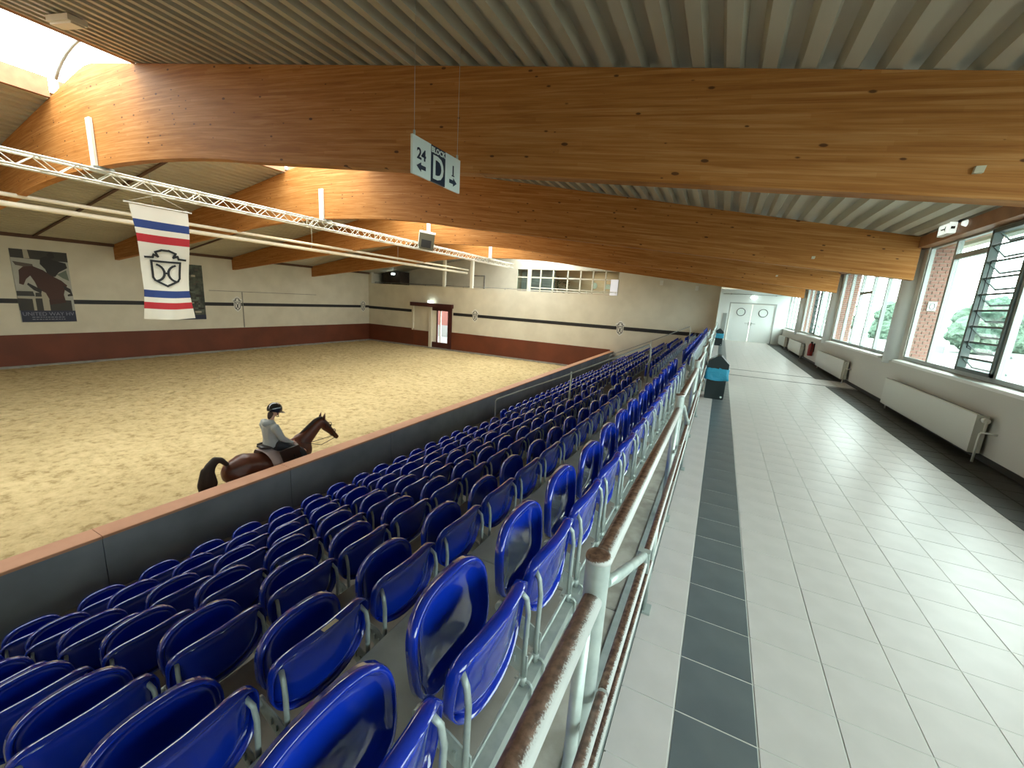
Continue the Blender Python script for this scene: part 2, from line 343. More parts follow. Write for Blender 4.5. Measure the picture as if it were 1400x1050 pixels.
# aisle half steps
AIS = [(8.78, 9.92), (20.36, 21.5)]
for n, (a, b) in enumerate(AIS):
    for k in range(1, 7):
        x1 = XE-STEP*(k-1)
        q = MB(); q.box(x1-.30, x1-.003, a+.05, b-.05, -RISE*k, -RISE*k+.187)
        single('aisle_step', q, M['conc'], 'concrete half step of the %s aisle, %s step down from the corridor' % (('nearer', 'farther')[n], ORD[k-1]), 'step', group='half steps of the aisles')
# ------------------------------------------------------------------ arena floor and barriers
sa = MB(); nx, ny = 112, 176; xs0, xs1 = XL, -6.35
import mathutils.noise as mn
vv = []
for j in range(ny+1):
    for i in range(nx+1):
        x = xs0+(xs1-xs0)*i/nx; yy = Y0+(YF-Y0)*j/ny; p = Vector((x, yy, 0))
        vv.append((x, yy, SAND+.035*mn.noise(p*1.3)+.030*mn.noise(p*3.1+Vector((3, 7, 0)))))
sa.add(vv, [(j*(nx+1)+i, j*(nx+1)+i+1, (j+1)*(nx+1)+i+1, (j+1)*(nx+1)+i) for j in range(ny) for i in range(nx)], 0, True)
struct('arena_floor', sa, M['sand'])
kb = MB(); kb.box(-6.46, -6.30, Y0, YF, -3.1, -1.52, 0)
bar = struct('arena_barrier', kb, M['boards'])
b2 = MB(); b2.box(-6.50, -6.463, Y0, YF, -3.1, -1.52); part('kickboard', b2, M['red'], bar)
yb = 1.8
while yb-2.45 > Y0: yb -= 2.45
y = yb
while y < YF:
    q = MB(); q.prism([(-6.56, -1.515), (-6.26, -1.515), (-6.26, -1.488), (-6.268, -1.48), (-6.552, -1.48), (-6.56, -1.488)], 'y', max(y, Y0)+.003, min(y+2.45, YF)-.003)
    part('cap_board', q, M['cap'], bar)
    q = MB(); q.box(-6.298, -6.283, max(y, Y0)+.004, min(y+2.45, YF)-.004, -2.235, -1.525); part('barrier_panel', q, M['boards'], bar)
    y += 2.45
ke = MB(); ke.box(XL, XL+.18, Y0, YF, SAND-.1, SAND+.10); ke.box(XL, -6.5, YF-.18, YF, SAND-.1, SAND+.10); ke.box(-6.62, -6.5, Y0, YF, SAND-.1, SAND+.08)
struct('trim_2', ke, M['conc'])
# ------------------------------------------------------------------ walls
w = MB(); w.box(XL-.3, XL, Y0-.3, YF+3.8, -3.2, 3.45); wl = struct('wall_left', w, M['wall'])
q = MB(); q.box(XL, XL+.05, Y0, YF, SAND+.08, -1.38); part('kickboard', q, M['red'], wl)
q = MB(); q.box(XL, XL+.012, Y0, YF, .06, .27); part('wall_stripe', q, M['black'], wl)
q = MB(); q.box(XL, XL+.16, Y0, YF, 3.02, 3.22); part('wall_plate', q, M['woodd'], wl)
q = MB(); q.box(XL, XL+.03, 14.8, 22.5, .985, 1.02); q.box(XL, XL+.03, 16.78, 16.83, -1.36, 1.0); part('cable_conduit', q, M['conc'], wl)
DX0, DX1 = -23.8, -19.65                              # recessed gate: panel and doorway
w = MB()
w.box(XL-.3, DX0, YF, YF+.3, -3.2, 2.24); w.box(DX1, -.25, YF, YF+.3, -3.2, 2.24); w.box(DX0, DX1, YF, YF+.3, .84, 2.24)
w.box(XL-.3, XL+.35, YF, YF+.3, 2.24, 3.4); w.box(-6.35, -.25, YF, YF+.3, 2.24, 5.0)
wf = struct('wall_far', w, M['wall'])
q = MB(); q.box(XL, DX0+.2, YF-.05, YF, SAND+.08, -1.38); q.box(DX1-.3, -6.5, YF-.05, YF, SAND+.08, -1.38); part('kickboard', q, M['red'], wf)
q = MB(); q.box(XL, DX0+.1, YF-.012, YF, .0, .23); q.box(DX1+.1, -.4, YF-.012, YF, .0, .23); part('wall_stripe', q, M['black'], wf)
q = MB(); q.box(DX0, -21.75, YF+.02, YF+.2, -1.5, .62); q.box(DX0, -21.75, YF-.04, YF+.2, SAND, -1.5, 1); part('recess_panel', q, [M['wall'], M['red']], wf)
q = MB(); q.box(DX0-.1, DX1+.1, YF-.22, YF+.3, .55, .86); part('lintel', q, M['redd'], wf)
q = MB(); q.box(DX0, DX0+.16, YF-.10, YF+.2, -1.5, .55); q.box(-21.95, -21.68, YF-.12, YF+.2, -2.95, .55); part('gate_post', q, M['wall'], wf)
q = MB(); q.box(-20.02, DX1, YF-.1, YF+.28, -2.95, .55); q.box(-21.68, -20.02, YF, YF+.28, .28, .55); q.box(-21.68, -20.02, YF, YF+.28, -2.95, -2.35); part('door_surround', q, M['redd'], wf)
q = MB(); q.box(-21.3, -21.2, YF+.1, YF+.2, -2.35, .28, 1); q.box(-20.95, -20.86, YF+.1, YF+.2, -2.35, .28, 0); q.box(-21.68, -21.3, YF+.14, YF+.18, -2.35, .28, 0); q.box(-20.06, -20.02, YF+.1, YF+.2, -2.35, .28, 0)
d1 = struct('door_1', q, [M['whitew'], M['redd']])
q = MB(); q.box(-34, -10, 38, 38.3, -3.0, 2); q.box(-34, -10, 37.9, 38, -3.0, -1.75, 1); single('far_building', q, [mat('far_red_brick', (.13, .042, .03), .8), M['asph']], 'red brick building seen in daylight through the open arena door', 'building')
# end of the corridor
w = MB(); w.box(-.25, .30, 27, YF+.3, -.3, 2.9); w.box(2.62, XW+.3, 27, YF+.3, -.3, 2.9); w.box(.30, 2.62, 27, YF+.3, 2.18, 2.9)
struct('wall_end', w, M['wallwhite'])
w = MB(); w.box(-.27, -.25, 26.98, YF, -.3, 4.0)
struct('trim_3', w, M['wall'])
dd = bpy.data.objects.new('door_2', None); C.objects.link(dd); dd['kind'] = 'structure'; dd.location = (1.46, 27.05, 0)
q = MB(); q.box(.30, .36, 27.0, 27.12, 0, 2.18); q.box(2.56, 2.62, 27.0, 27.12, 0, 2.18); q.box(.36, 2.56, 27.0, 27.12, 2.12, 2.18); part('door_frame', q, M['frame'], dd)
for s, x0, x1 in ((0, .37, 1.45), (1, 1.47, 2.55)):
    q = MB(); q.box(x0, x1, 27.04, 27.10, .01, 2.11); lf = part('door_leaf', q, M['wallwhite'], dd)
    cx = (x0+x1)/2+.02; q = MB()
    q.tube([(cx+.21*math.cos(a), 27.03, 1.66+.21*math.sin(a)) for a in [2*PI*i/28 for i in range(29)]], .018, 6, caps=False); part('porthole_ring', q, M['black'], lf)
    q = MB(); q.prism([(cx+.2*math.cos(a), 1.66+.2*math.sin(a)) for a in [2*PI*i/28 for i in range(28)]], 'y', 27.025, 27.039); part('porthole_pane', q, M['signw'], lf)
    hx = 1.40 if s == 0 else 1.53; q = MB(); q.box(hx-.02, hx+.02, 27.02, 27.04, .93, 1.12); q.tube([(hx, 27.02, 1.05), (hx, 26.97, 1.05), (hx+(-.2 if s == 0 else .2), 26.97, 1.05)], .012, 6); part('door_handle', q, M['frame'], lf)
q = MB(); q.box(.03, .24, 26.97, 27.0, .52, 1.55); single('notice_panel', q, M['frame'], 'narrow grey panel on the wall left of the porthole doors', 'panel')
q = MB(); q.tube([(-.1, 26.9, 2.63), (3.0, 26.9, 2.66)], .02, 6)
for x in (.3, 1.3, 2.5): q.tube([(x, 26.9, 2.64), (x, 27.0, 2.64)], .04, 8)
single('ceiling_pipe', q, M['frame'], 'thin pipe on brackets high above the porthole doors', 'pipe')
t = thing('wall_lamp', 'glowing oval bulkhead lamp above the porthole doors', 'lamp', (1.45, 26.9, 2.42))
q = MB(); q.box(1.30, 1.60, 26.93, 27.0, 2.40, 2.60); part('lamp_base', q, M['white'], t)
q = MB(); q.tube([(1.28, 26.88, 2.49), (1.34, 26.88, 2.49), (1.45, 26.88, 2.49), (1.56, 26.88, 2.49), (1.62, 26.88, 2.49)], [.03, .08, .1, .08, .03], 12); part('lamp_globe', q, M['lamp'], t)
# window wall
w = MB(); w.box(XW, XW+.32, Y0, YF, -.3, .86); w.box(XW+.02, XW+.34, Y0, YF, 3.06, 3.3)
wr = struct('wall_right', w, M['wallR'])
q = MB(); q.box(XW-.05, XW+.33, Y0, YF, 2.98, 3.17); part('timber_header', q, M['woodp'], wr)
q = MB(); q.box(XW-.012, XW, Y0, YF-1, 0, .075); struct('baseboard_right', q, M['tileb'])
XG = 3.25
PIER = [10.80+PER*k for k in range(-3, 4)]
for i, yc in enumerate(PIER):
    q = MB(); q.box(XW+.10, XG-.03, yc-.42, yc+.46, .86, 3.06); part('pier', q, M['wallR'], wr)
    q = MB(); q.tube([(XW+.20, yc+.02, .80), (XW+.20, yc+.02, 3.0)], .26, 24); part('round_column', q, M['wallwhite'], wr)

for k in range(-3, 3):
    a, b = PIER[k+3]+.46, PIER[k+4]-.40; n = 5; dy = (b-a)/n
    wn = bpy.data.objects.new('window_%d' % (k+4), None); C.objects.link(wn); wn['kind'] = 'structure'; wn.location = (XG, a, .94)
    q = MB(); q.prism([(XW-.03, .855), (XG+.14, .855), (XG+.14, .93), (XW-.02, .90), (XW-.03, .89)], 'y', a-.02, b+.02); part('window_sill', q, M['sill'], wn)
    q = MB(); q.box(XG-.03, XG+.03, a, b, .92, .98); q.box(XG-.03, XG+.03, a, b, 2.95, 3.02); q.box(XG-.03, XG+.03, a, a+.05, .98, 2.95); q.box(XG-.03, XG+.03, b-.05, b, .98, 2.95); part('window_frame', q, M['frame'], wn)
    for j in range(1, n): q = MB(); q.box(XG-.035, XG+.035, a+dy*j-.032, a+dy*j+.032, .98, 2.95); part('mullion', q, M['frame'], wn)
    louv = 2 if k in (-1, 1) else None
    for j in range(n):
        y0, y1 = a+dy*j+.035, a+dy*(j+1)-.035
        if j == louv:
            q = MB(); q.box(XG-.06, XG+.04, y0, y0+.05, .98, 2.95); q.box(XG-.06, XG+.04, y1-.05, y1, .98, 2.95); q.box(XG-.06, XG+.04, y0, y1, .98, 1.03); q.box(XG-.06, XG+.04, y0, y1, 2.9, 2.95); lf = part('louvre_frame', q, M['frameg'], wn)
            for i in range(9):
                z = 1.10+.222*i; c = Vector((XG+.035, (y0+y1)/2, z)); ax = Vector((.068, 0, -.072)); 
                q = MB(); q.obox(c, ax, (0, (y1-y0)/2-.06, 0), (.002, 0, .003)); bl = part('louvre_blade', q, M['blade'], wn)
                q = MB()
                for sx in (-1, 1): q.obox(c+ax*sx, (.007, 0, -.007), (0, (y1-y0)/2-.055, 0), (.004, 0, .007))
                for sy in (-1, 1): q.obox(c+Vector((0, sy*((y1-y0)/2-.058), 0)), ax, (0, .007, 0), (.004, 0, .008))
                part('blade_frame', q, M['frameg'], bl)
            q = MB(); q.tube([(XG-.10, y1-.28, 2.5), (XG-.10, y1-.28, 1.32), (XG-.10, y1-.40, 1.30)], .006, 5); q.tube([(XG-.1, y1-.28, 2.5), (XG-.02, y1-.28, 2.52)], .006, 5); part('crank_rod', q, M['black'], wn)
        else:
            q = MB(); q.box(XG-.004, XG+.004, y0, y1, .98, 2.95); part('pane', q, M['glass'], wn)
            if (k, j) in ((0, 2), (-1, 3)): q = MB(); q.box(XG-.03, XG+.03, y0, y1, (2.28 if k == 0 else 2.66), (2.34 if k == 0 else 2.74)); part('transom', q, M['frame'], wn)
# brick fins outside the windows
bk = {}
for n, yc in enumerate((PIER[3]-.30, PIER[4]-.30, PIER[5]-.30)):
    x0, wB, hB, cnt, rows = XG+.05, .112, .062, 3, 40
    t = thing('brick_fin', ('brick fin wall outside the nearest window with a white number plate', 'brick fin wall outside the second window bay', 'brick fin wall outside the third window bay')[n], 'wall', (x0, yc, .3), 'brick fins outside the windows')
    q = MB(); q.box(x0, x0+cnt*wB+.02, yc+.006, yc+.3, .3, 3.05); part('mortar_core', q, M['mortar'], t)
    st = MB()
    for r in range(rows):
        z = .55+r*hB
        for c in range(cnt+1):
            xx = x0+.01+c*wB-(.06 if r % 2 else 0); xa, xb = max(xx, x0+.005), min(xx+wB-.013, x0+cnt*wB+.01)
            if xb-xa < .03: continue
            if n == 0 and .85 < z < 3.0:
                key = round(xb-xa, 3)
                if key not in bk: g = MB(); g.box(0, xb-xa, -.012, .02, 0, hB-.012); bk[key] = g.mesh('brick', M['brick'])
                o = link('brick', bk[key], t); o.location = (xa-x0, random.uniform(-.003, .003), z-.3)
            else: st.box(xa, xb, yc-.012, yc+.02, z, z+hB-.012)
    o = part('brick_courses', st, M['brick'], t); o['kind'] = 'stuff'
t = thing('wall_plaque', 'small white plate with dark ring on the brick fin outside the nearest window', 'plaque', (XG+.22, PIER[3]-.34, 1.9))
q = MB(); q.box(XG+.15, XG+.27, PIER[3]-.34, PIER[3]-.315, 1.86, 2.02); part('plate', q, M['signw'], t)
q = MB(); q.tube([(XG+.21+.035*math.cos(a), PIER[3]-.342, 1.94+.06*math.sin(a)) for a in [2*PI*i/20 for i in range(21)]], .006, 5, caps=False); part('ring', q, M['black'], t)
# back wall behind the camera, gallery behind the far wall
w = MB(); w.box(XL-.3, XW+.3, Y0-.3, Y0, -3.2, 6.2); struct('wall_back', w, M['wall'])
w = MB(); w.box(XL-.3, -.3, YF+.3, 31.6, 1.1, 1.3); struct('gallery_floor', w, M['conc'])
w = MB(); w.box(XL-.3, -15.2, 30.5, 30.7, 1.3, 6.6); w.box(-15.2, -6.9, 30.5, 30.7, 4.05, 6.6); w.box(-6.9, XW+.3, 30.5, 30.7, -.3, 6.6); w.box(-15.2, -6.9, 30.5, 30.7, 1.3, 1.6); struct('wall_gallery', w, M['wall'])
mw = mat('lounge_wall', (.50, .42, .32), .7)
for bx in ((-15.4, -6.7, 33.6, 33.8, 1.3, 4.2), (-15.4, -15.2, 30.7, 33.6, 1.3, 4.2), (-6.9, -6.7, 30.7, 33.6, 1.3, 4.2), (-15.4, -6.7, 30.7, 33.8, 4.2, 4.35), (-15.4, -6.7, 31.6, 33.8, 1.1, 1.3)): w = MB(); w.box(*bx); struct('wall_lounge', w, mw)
wn = bpy.data.objects.new('window_20', None); C.objects.link(wn); wn['kind'] = 'structure'; wn.location = (-11, 30.5, 1.6)
vx = [-15.17, -14.1, -13.1, -12.05, -10.86, -9.85, -8.89, -7.95, -6.95]
q = MB()
for x in vx: q.box(x-.045, x+.045, 30.44, 30.56, 1.6, 4.05)
q.box(-15.17, -6.9, 30.44, 30.56, 3.33, 3.42); q.box(-15.17, -6.9, 30.44, 30.56, 3.98, 4.07); q.box(-15.17, -6.9, 30.44, 30.56, 2.35, 2.42); part('window_frame', q, M['wall'], wn)
for x0, x1 in zip(vx, vx[1:]):
    for z0, z1 in ((2.42, 3.33), (3.42, 3.98)): q = MB(); q.box(x0+.045, x1-.045, 30.5, 30.508, z0, z1); part('pane', q, M['glass'], wn)
area('lounge_lamp_light', (-9.0, 32.2, 4.1), (0, 0, 0), 1.2, .8, 60, (1, .80, .55))
q = MB(); q.box(-15.1, -12.2, 31.2, 31.3, 1.3, 3.98); single('window_blind', q, M['boards'], 'grey blind behind the left panes of the gallery window', 'blind')
# gallery things
for i, (x, yy) in enumerate(((-20.6, YF+.12), (-17.95, YF+.12), (-12.98, YF+.12))):
    q = MB(); q.box(x-.11, x+.11, yy-.11, yy+.11, 2.24, zr(x)-.05); single('gallery_post', q, M['whitew'], ('slim white post on the parapet, leftmost of the three', 'slim white post on the parapet where the strip lights end', 'white post on the parapet in front of the gallery window')[i], 'post', group='white posts on the parapet')
q = MB(); q.tube([(-13.0, YF+.2, 2.52), (-6.5, YF+.2, 2.44)], .03, 6)
for x in (-12.9, -10.8, -8.6, -6.6): q.tube([(x, YF+.2, 2.24), (x, YF+.2, 2.5)], .02, 6)
single('parapet_rail', q, M['whitew'], 'low white rail on the parapet before the gallery window', 'rail')
q = MB(); q.tube([(-28.3, YF+.2, 2.36), (-13.1, YF+.2, 2.36)], .025, 6)
for i in range(9): q.tube([(-28.3+1.9*i, YF+.2, 2.24), (-28.3+1.9*i, YF+.2, 2.36)], .02, 6)
single('parapet_rail', q, M['conc'], 'low dark rail on the left part of the parapet', 'rail')
q = MB(); q.box(-28.4, -26.3, 29.2, 30.45, 1.3, 3.4); single('gallery_cupboard', q, mat('dark_brown_boards', (.035, .022, .014), .7), 'dark brown cabin at the left end of the gallery', 'cabin')
t = thing('gallery_lamp', 'small bright lamp glowing at the left end of the gallery', 'lamp', (-27.0, 29.1, 3.1))
q = MB(); q.box(-27.2, -26.8, 29.12, 29.205, 3.05, 3.3); part('lamp_base', q, M['dark'], t); q = MB(); q.box(-27.18, -26.82, 29.05, 29.12, 3.1, 3.26); part('lamp_face', q, M['lamp'], t)
q = MB()
for x in (-19.3, -18.2): q.box(x-.05, x+.05, 30.40, 30.5, 1.3, 3.3)
q.box(-19.35, -18.15, 30.40, 30.5, 3.3, 3.4); q.box(-19.25, -18.25, 30.45, 30.5, 1.3, 3.3, 1); single('gallery_door', q, [M['conc'], M['wall']], 'pale door with thin grey frame in the gallery wall', 'door')
def potted(x, yy, z, h, label):
    t = thing('potted_plant', label, 'plant', (x, yy, z)); q = MB(); q.tube([(x, yy, z), (x, yy, z+.4)], [.14, .19], 12); part('pot', q, M['white'], t)
    q = MB()
    for i in range(38):
        a = random.uniform(0, 2*PI); zz = z+.5+random.random()*(h-.5); r = random.uniform(.1, .42); c = Vector((x+r*math.cos(a), yy+r*math.sin(a)*.6, zz)); d = Vector((math.cos(a), math.sin(a), .5)).normalized()*.17; s_ = d.cross(Vector((0, 0, 1))).normalized()*.07
        q.add([c-d, c+s_, c+d, c-s_], [(0, 1, 2, 3)])
    q.tube([(x, yy, z+.3), (x+.03, yy, z+h*.9)], .02, 6); part('foliage', q, M['plant'], t)
potted(-11.9, 31.0, 1.3, 2.2, 'dark potted plant behind the gallery window, left one')
potted(-11.15, 31.1, 1.3, 1.9, 'dark potted plant behind the gallery window, right one')
for i, x in enumerate((-10.1, -8.6, -7.7)):
    t = thing('lounge_table', ('wooden table behind the gallery window beside the potted plants', 'wooden table behind the middle of the gallery window', 'wooden table behind the gallery window beside the white screen')[i], 'table', (x, 31.7, 1.3), 'tables in the lounge')
    q = MB(); q.box(x-.45, x+.45, 31.3, 32.1, 2.25, 2.30); part('table_top', q, M['woodd'], t)
    for a in (-.38, .38):
        for b in (31.38, 32.02): q = MB(); q.box(x+a-.03, x+a+.03, b-.03, b+.03, 1.3, 2.25); part('leg', q, M['woodd'], t)
q = MB(); q.tube([(-8.9, 31.0, 2.95), (-8.9, 31.08, 2.95)], .22, 20); single('wall_clock', q, M['signw'], 'round white disc hanging behind the gallery window', 'disc')
q = MB(); q.box(-8.1, -7.7, 31.0, 31.05, 2.75, 3.1); single('wall_picture', q, M['signw'], 'small white picture behind the gallery window beside the round disc', 'picture')
q = MB(); q.box(-7.5, -6.98, 30.30, 30.36, 1.3, 3.40); single('projection_screen', q, mat('backlit_white_panel', (.85, .85, .9), .5, emit=((.9, .92, 1), .35)), 'upright white panel at the right end of the gallery window', 'panel')
# ------------------------------------------------------------------ roof: corrugated deck, rooflight
def deck(xa, xb):
    q = MB(); P_ = .29; prof = [(0, 0), (.11, 0), (.145, .10), (.255, .10)]; pts = []; n0 = int(math.floor(xa/P_))-1
    k = n0
    while k*P_ < xb:
        for dx, dz in prof:
            x = k*P_+dx
            if xa <= x <= xb: pts.append((x, zr(x)+dz+.005))
        k += 1
    ys = [Y0, 31.6]; v = []
    for x, z in pts: v += [(x, ys[0], z), (x, ys[1], z)]
    q.add(v, [(2*i, 2*i+1, 2*i+3, 2*i+2) for i in range(len(pts)-1)]); return q
struct('ceiling', deck(APX+2.0, XW+.9), M['deckr']); struct('ceiling.001', deck(XL-.3, APX-2.0), M['deckr'])
q = MB()
for k in range(-2, 5): q.box(XL, APX-2.1, YB+PER*k+2.9, YB+PER*k+3.0, 0, .04)
for i, v in enumerate(q.v): v.z += zr(v.x)-.045
struct('trim_4', q, M['woodd'])
rl = bpy.data.objects.new('rooflight', None); C.objects.link(rl); rl['kind'] = 'structure'; rl.location = (APX, YB, 6)
for s, nm in ((-1, 'left'), (1, 'right')):
    for k in range(-2, 4):
        x = APX+s*2.0; a, b = YB+PER*k+.09, YB+PER*(k+1)-.09
        q = MB(); q.box(min(x, x+s*.12), max(x, x+s*.12), max(a, Y0), b, 5.60, 6.02); part('timber_curb', q, M['woodp'], rl)
def arc(t, r=0): a = PI*(.18+.64*t); return (APX-(2.18+r)*math.cos(a), 5.38+(1.15+r)*math.sin(a)+.0)
y = YB-PER*2
while y < 28:
    q = MB(); n = 12
    q.add([(arc(i/n)[0], yy, arc(i/n)[1]) for yy in (y+.04, y+PER/4-.04) for i in range(n+1)], [(i, i+1, n+2+i, n+1+i) for i in range(n)], 0, True); part('rooflight_sheet', q, M['poly'], rl)
    q = MB(); q.tube([(arc(i/n)[0], y, arc(i/n)[1]) for i in range(n+1)], .035, 6); part('rooflight_rib', q, M['frame'], rl)
    y += PER/4
# ------------------------------------------------------------------ glulam beams
def beam(yc, label, th=.18):
    nseg = 84; xs = [XW-.005-(XW-XL-.01)*i/nseg for i in range(nseg+1)]; t = thing('roof_beam', label, 'beam', (APX, yc, 2.4), 'glulam roof beams')
    v = []; f = []; uvs = []; u = 0
    def ztop(x): return min(zr(x), 5.93)-.003
    cols_ = []
    for i, x in enumerate(xs):
        if i: u += math.hypot(xs[i]-xs[i-1], zb(xs[i])-zb(xs[i-1]))
        cols_.append((x, zb(x), ztop(x), u))
    me = bpy.data.meshes.new('glulam'); lo = Vector((APX, yc, 2.4))
    for x, a, b, u in cols_:
        for yy in (yc-th/2, yc+th/2): v += [(x, yy, a), (x, yy, b)]
    uvf = []
    for i in range(nseg):
        p, r = 4*i, 4*(i+1); A, B = cols_[i], cols_[i+1]
        h = lambda c: c[2]-c[1]
        f.append((p, r, r+1, p+1)); uvf.append([(A[3], 0), (B[3], 0), (B[3], h(B)), (A[3], h(A))])
        f.append((p+2, p+3, r+3, r+2)); uvf.append([(A[3]+40, 0), (A[3]+40, h(A)), (B[3]+40, h(B)), (B[3]+40, 0)])
        f.append((p, p+2, r+2, r)); uvf.append([(A[3], .005), (A[3], .035), (B[3], .035), (B[3], .005)])
        f.append((p+1, r+1, r+3, p+3)); uvf.append([(A[3], .005), (B[3], .005), (B[3], .035), (A[3], .035)])
    for p in (0, 4*nseg): f.append((p, p+1, p+3, p+2)); uvf.append([(0, 0), (0, .7), (.2, .7), (.2, 0)])
    me.from_pydata([tuple(Vector(q)-lo) for q in v], [], f); me.materials.append(M['wood'])
    uvl = me.uv_layers.new(name='UVMap'); k = 0
    off = yc*3.7
    for fu in uvf:
        for q in fu: uvl.data[k].uv = (q[0]+off, q[1]); k += 1
    bm = bmesh.new(); bm.from_mesh(me); bmesh.ops.recalc_face_normals(bm, faces=bm.faces); bm.to_mesh(me); bm.free()
    link('glulam_body', me, t); return t
names = ['curved glulam roof beam behind the camera end of the hall', 'nearest and largest curved glulam roof beam across the whole view', 'second glulam roof beam, carrying the black loudspeaker bay', 'third glulam roof beam from the camera', 'farthest glulam roof beam before the end wall']
beams = [beam(y, n) for y, n in zip(BE, names)]
for i, (y, x, z) in enumerate(((YB-.09, 1.56, 2.77), (BE[2]-.09, 1.47, 2.79), (BE[3]-.09, 1.41, 2.87))):
    q = MB(); q.prism([(x-.028, z-.025), (x+.028, z-.025), (x+.036, z+.025), (x-.022, z+.025)], 'y', y-.03, y); single('junction_box', q, M['stain'], 'small pale junction box on the %s roof beam' % ('nearest', 'second', 'third')[i], 'box', group='junction boxes on the beams')
# ------------------------------------------------------------------ truss, brackets, strip lights
XT, ZT0, ZT1 = -12.9, 3.61, 3.87
t = thing('lighting_truss', 'long white lattice truss hanging under the beams above the arena', 'truss', (XT, 0, ZT0))
ch = [(XT-.14, ZT0), (XT+.14, ZT0), (XT-.14, ZT1), (XT+.14, ZT1)]
for x, z in ch: q = MB(); q.tube([(x, -6, z+.0), (x, 25.0, z)], .026, 8); part('chord', q, M['whitew'], t)
q = MB(); n = int(31/.30)
for x in (XT-.14, XT+.14):
    for i in range(n): a = -6+.30*i; q.tube([(x, a, ZT0 if i % 2 else ZT1), (x, a+.30, ZT1 if i % 2 else ZT0)], .011, 5, caps=False)
for z in (ZT0, ZT1):
    for i in range(0, n, 2): a = -6+.30*i; q.tube([(XT-.14, a, z), (XT+.14, a+.30, z)], .010, 5, caps=False)
for a in (.0, 6.5, 9.9, 13.0, 19.0):
    for x, z in ch: q.tube([(x, a-.05, z), (x, a+.05, z)], .034, 8)
    q.tube([(XT+.14, a, ZT0), (XT+.14, a, ZT1)], .012, 5); q.tube([(XT-.14, a, ZT0), (XT-.14, a, ZT1)], .012, 5)
o = part('lattice', q, M['whitew'], t); o['kind'] = 'stuff'
for i, y in enumerate(BE[1:]):
    t = thing('truss_hanger', 'white hanger plate fixing the truss to the %s roof beam' % ('nearest', 'second', 'third', 'farthest')[i], 'bracket', (XT, y-.1, 3.87), 'truss hangers')
    q = MB(); q.box(XT-.10, XT+.10, y-.15, y-.10, 3.89, 4.92); part('hanger_plate', q, M['whitew'], t)
    q = MB(); q.box(XT-.16, XT+.16, y-.2, y+.16, 3.89, 3.94); part('clamp', q, M['galv'], t)
XS = -18.1
for nm, z, r, lb in (('upper', 3.60, .058, 'upper grey-white tube of the pair hanging over the arena'), ('lower', 3.36, .078, 'lower bright cream tube of the pair hanging over the arena')):
    q = MB(); q.tube([(XS+(.1 if z > 3.5 else 0), -6, z), (XS+(.1 if z > 3.5 else 0), 27.6, z)], r, 10); single('hanging_tube', q, M['cream'], lb, 'tube', (XS, -6, z), 'hanging tubes over the arena')
q = MB()
for y in (1.8, 7.7, 13.9, 19.8, 25.6): q.tube([(XS+.1, y, 3.6), (XS+.1, y, zr(XS))], .012, 5); q.tube([(XS+.1, y, 3.62), (XS, y, 3.34)], .012, 5)
single('tube_hangers', q, M['galv'], 'thin rods holding the pair of tubes under the roof', 'rods', (XS, 10, 3.3))
# loudspeaker on the truss
t = thing('loudspeaker', 'dark boxy loudspeaker with pale casing hung on the truss', 'loudspeaker', (XT, 15.8, 3.6))
c = Vector((XT+.34, 15.70, 3.98)); ax = Vector((.22, -.30, -.10)).normalized(); up = Vector((.15, 0, 1)); up = (up-ax*up.dot(ax)).normalized(); sd = ax.cross(up)
q = MB(); q.obox(c, ax*.20, sd*.34, up*.36); part('cabinet', q, mat('speaker_case', (.11, .105, .07), .6), t)
q = MB(); q.obox(c+ax*.205-up*.10, ax*.01, sd*.22, up*.17); part('grille', q, M['dark'], t)
q = MB(); q.obox(c+ax*.0+up*.37, ax*.22, sd*.36, up*.02); q.obox(c+sd*.35, ax*.21, sd*.015, up*.36); part('edge_trim', q, M['whitew'], t)
q = MB(); q.tube([(XT+.14, 15.8, 4.3), (XT+.14, 15.8, 3.85)], .015, 6); q.box(XT+.10, XT+.3, 15.75, 15.85, 3.95, 4.0); part('mounting_hook', q, M['galv'], t)
# roof lamp beside the rooflight, then housings added for the warm fill lights
for i, (x, y) in enumerate([(-9.55, 3.25)]+[(x, y) for y in (13.4, 25.2) for x in (-9.2, -17.4)]):
    z = zr(x); q = MB(); q.obox((x, y, z-.05), (.38, 0, -.067), (0, .11, 0), (0, 0, .04)); q.obox((x, y, z-.10), (.36, 0, -.063), (0, .075, 0), (0, 0, .02))
    if i == 0: single('roof_lamp', q, M['cream'], 'pale trough lamp under the roof sheet beside the rooflight', 'lamp')
    else: single('added_lamp', q, M['cream'], 'added trough lamp under the roof, %s side of the rooflight, %s bay' % ('near' if x > -12 else 'far', 'second' if y < 20 else 'fourth'), 'lamp', group='added roof lamps over the arena')
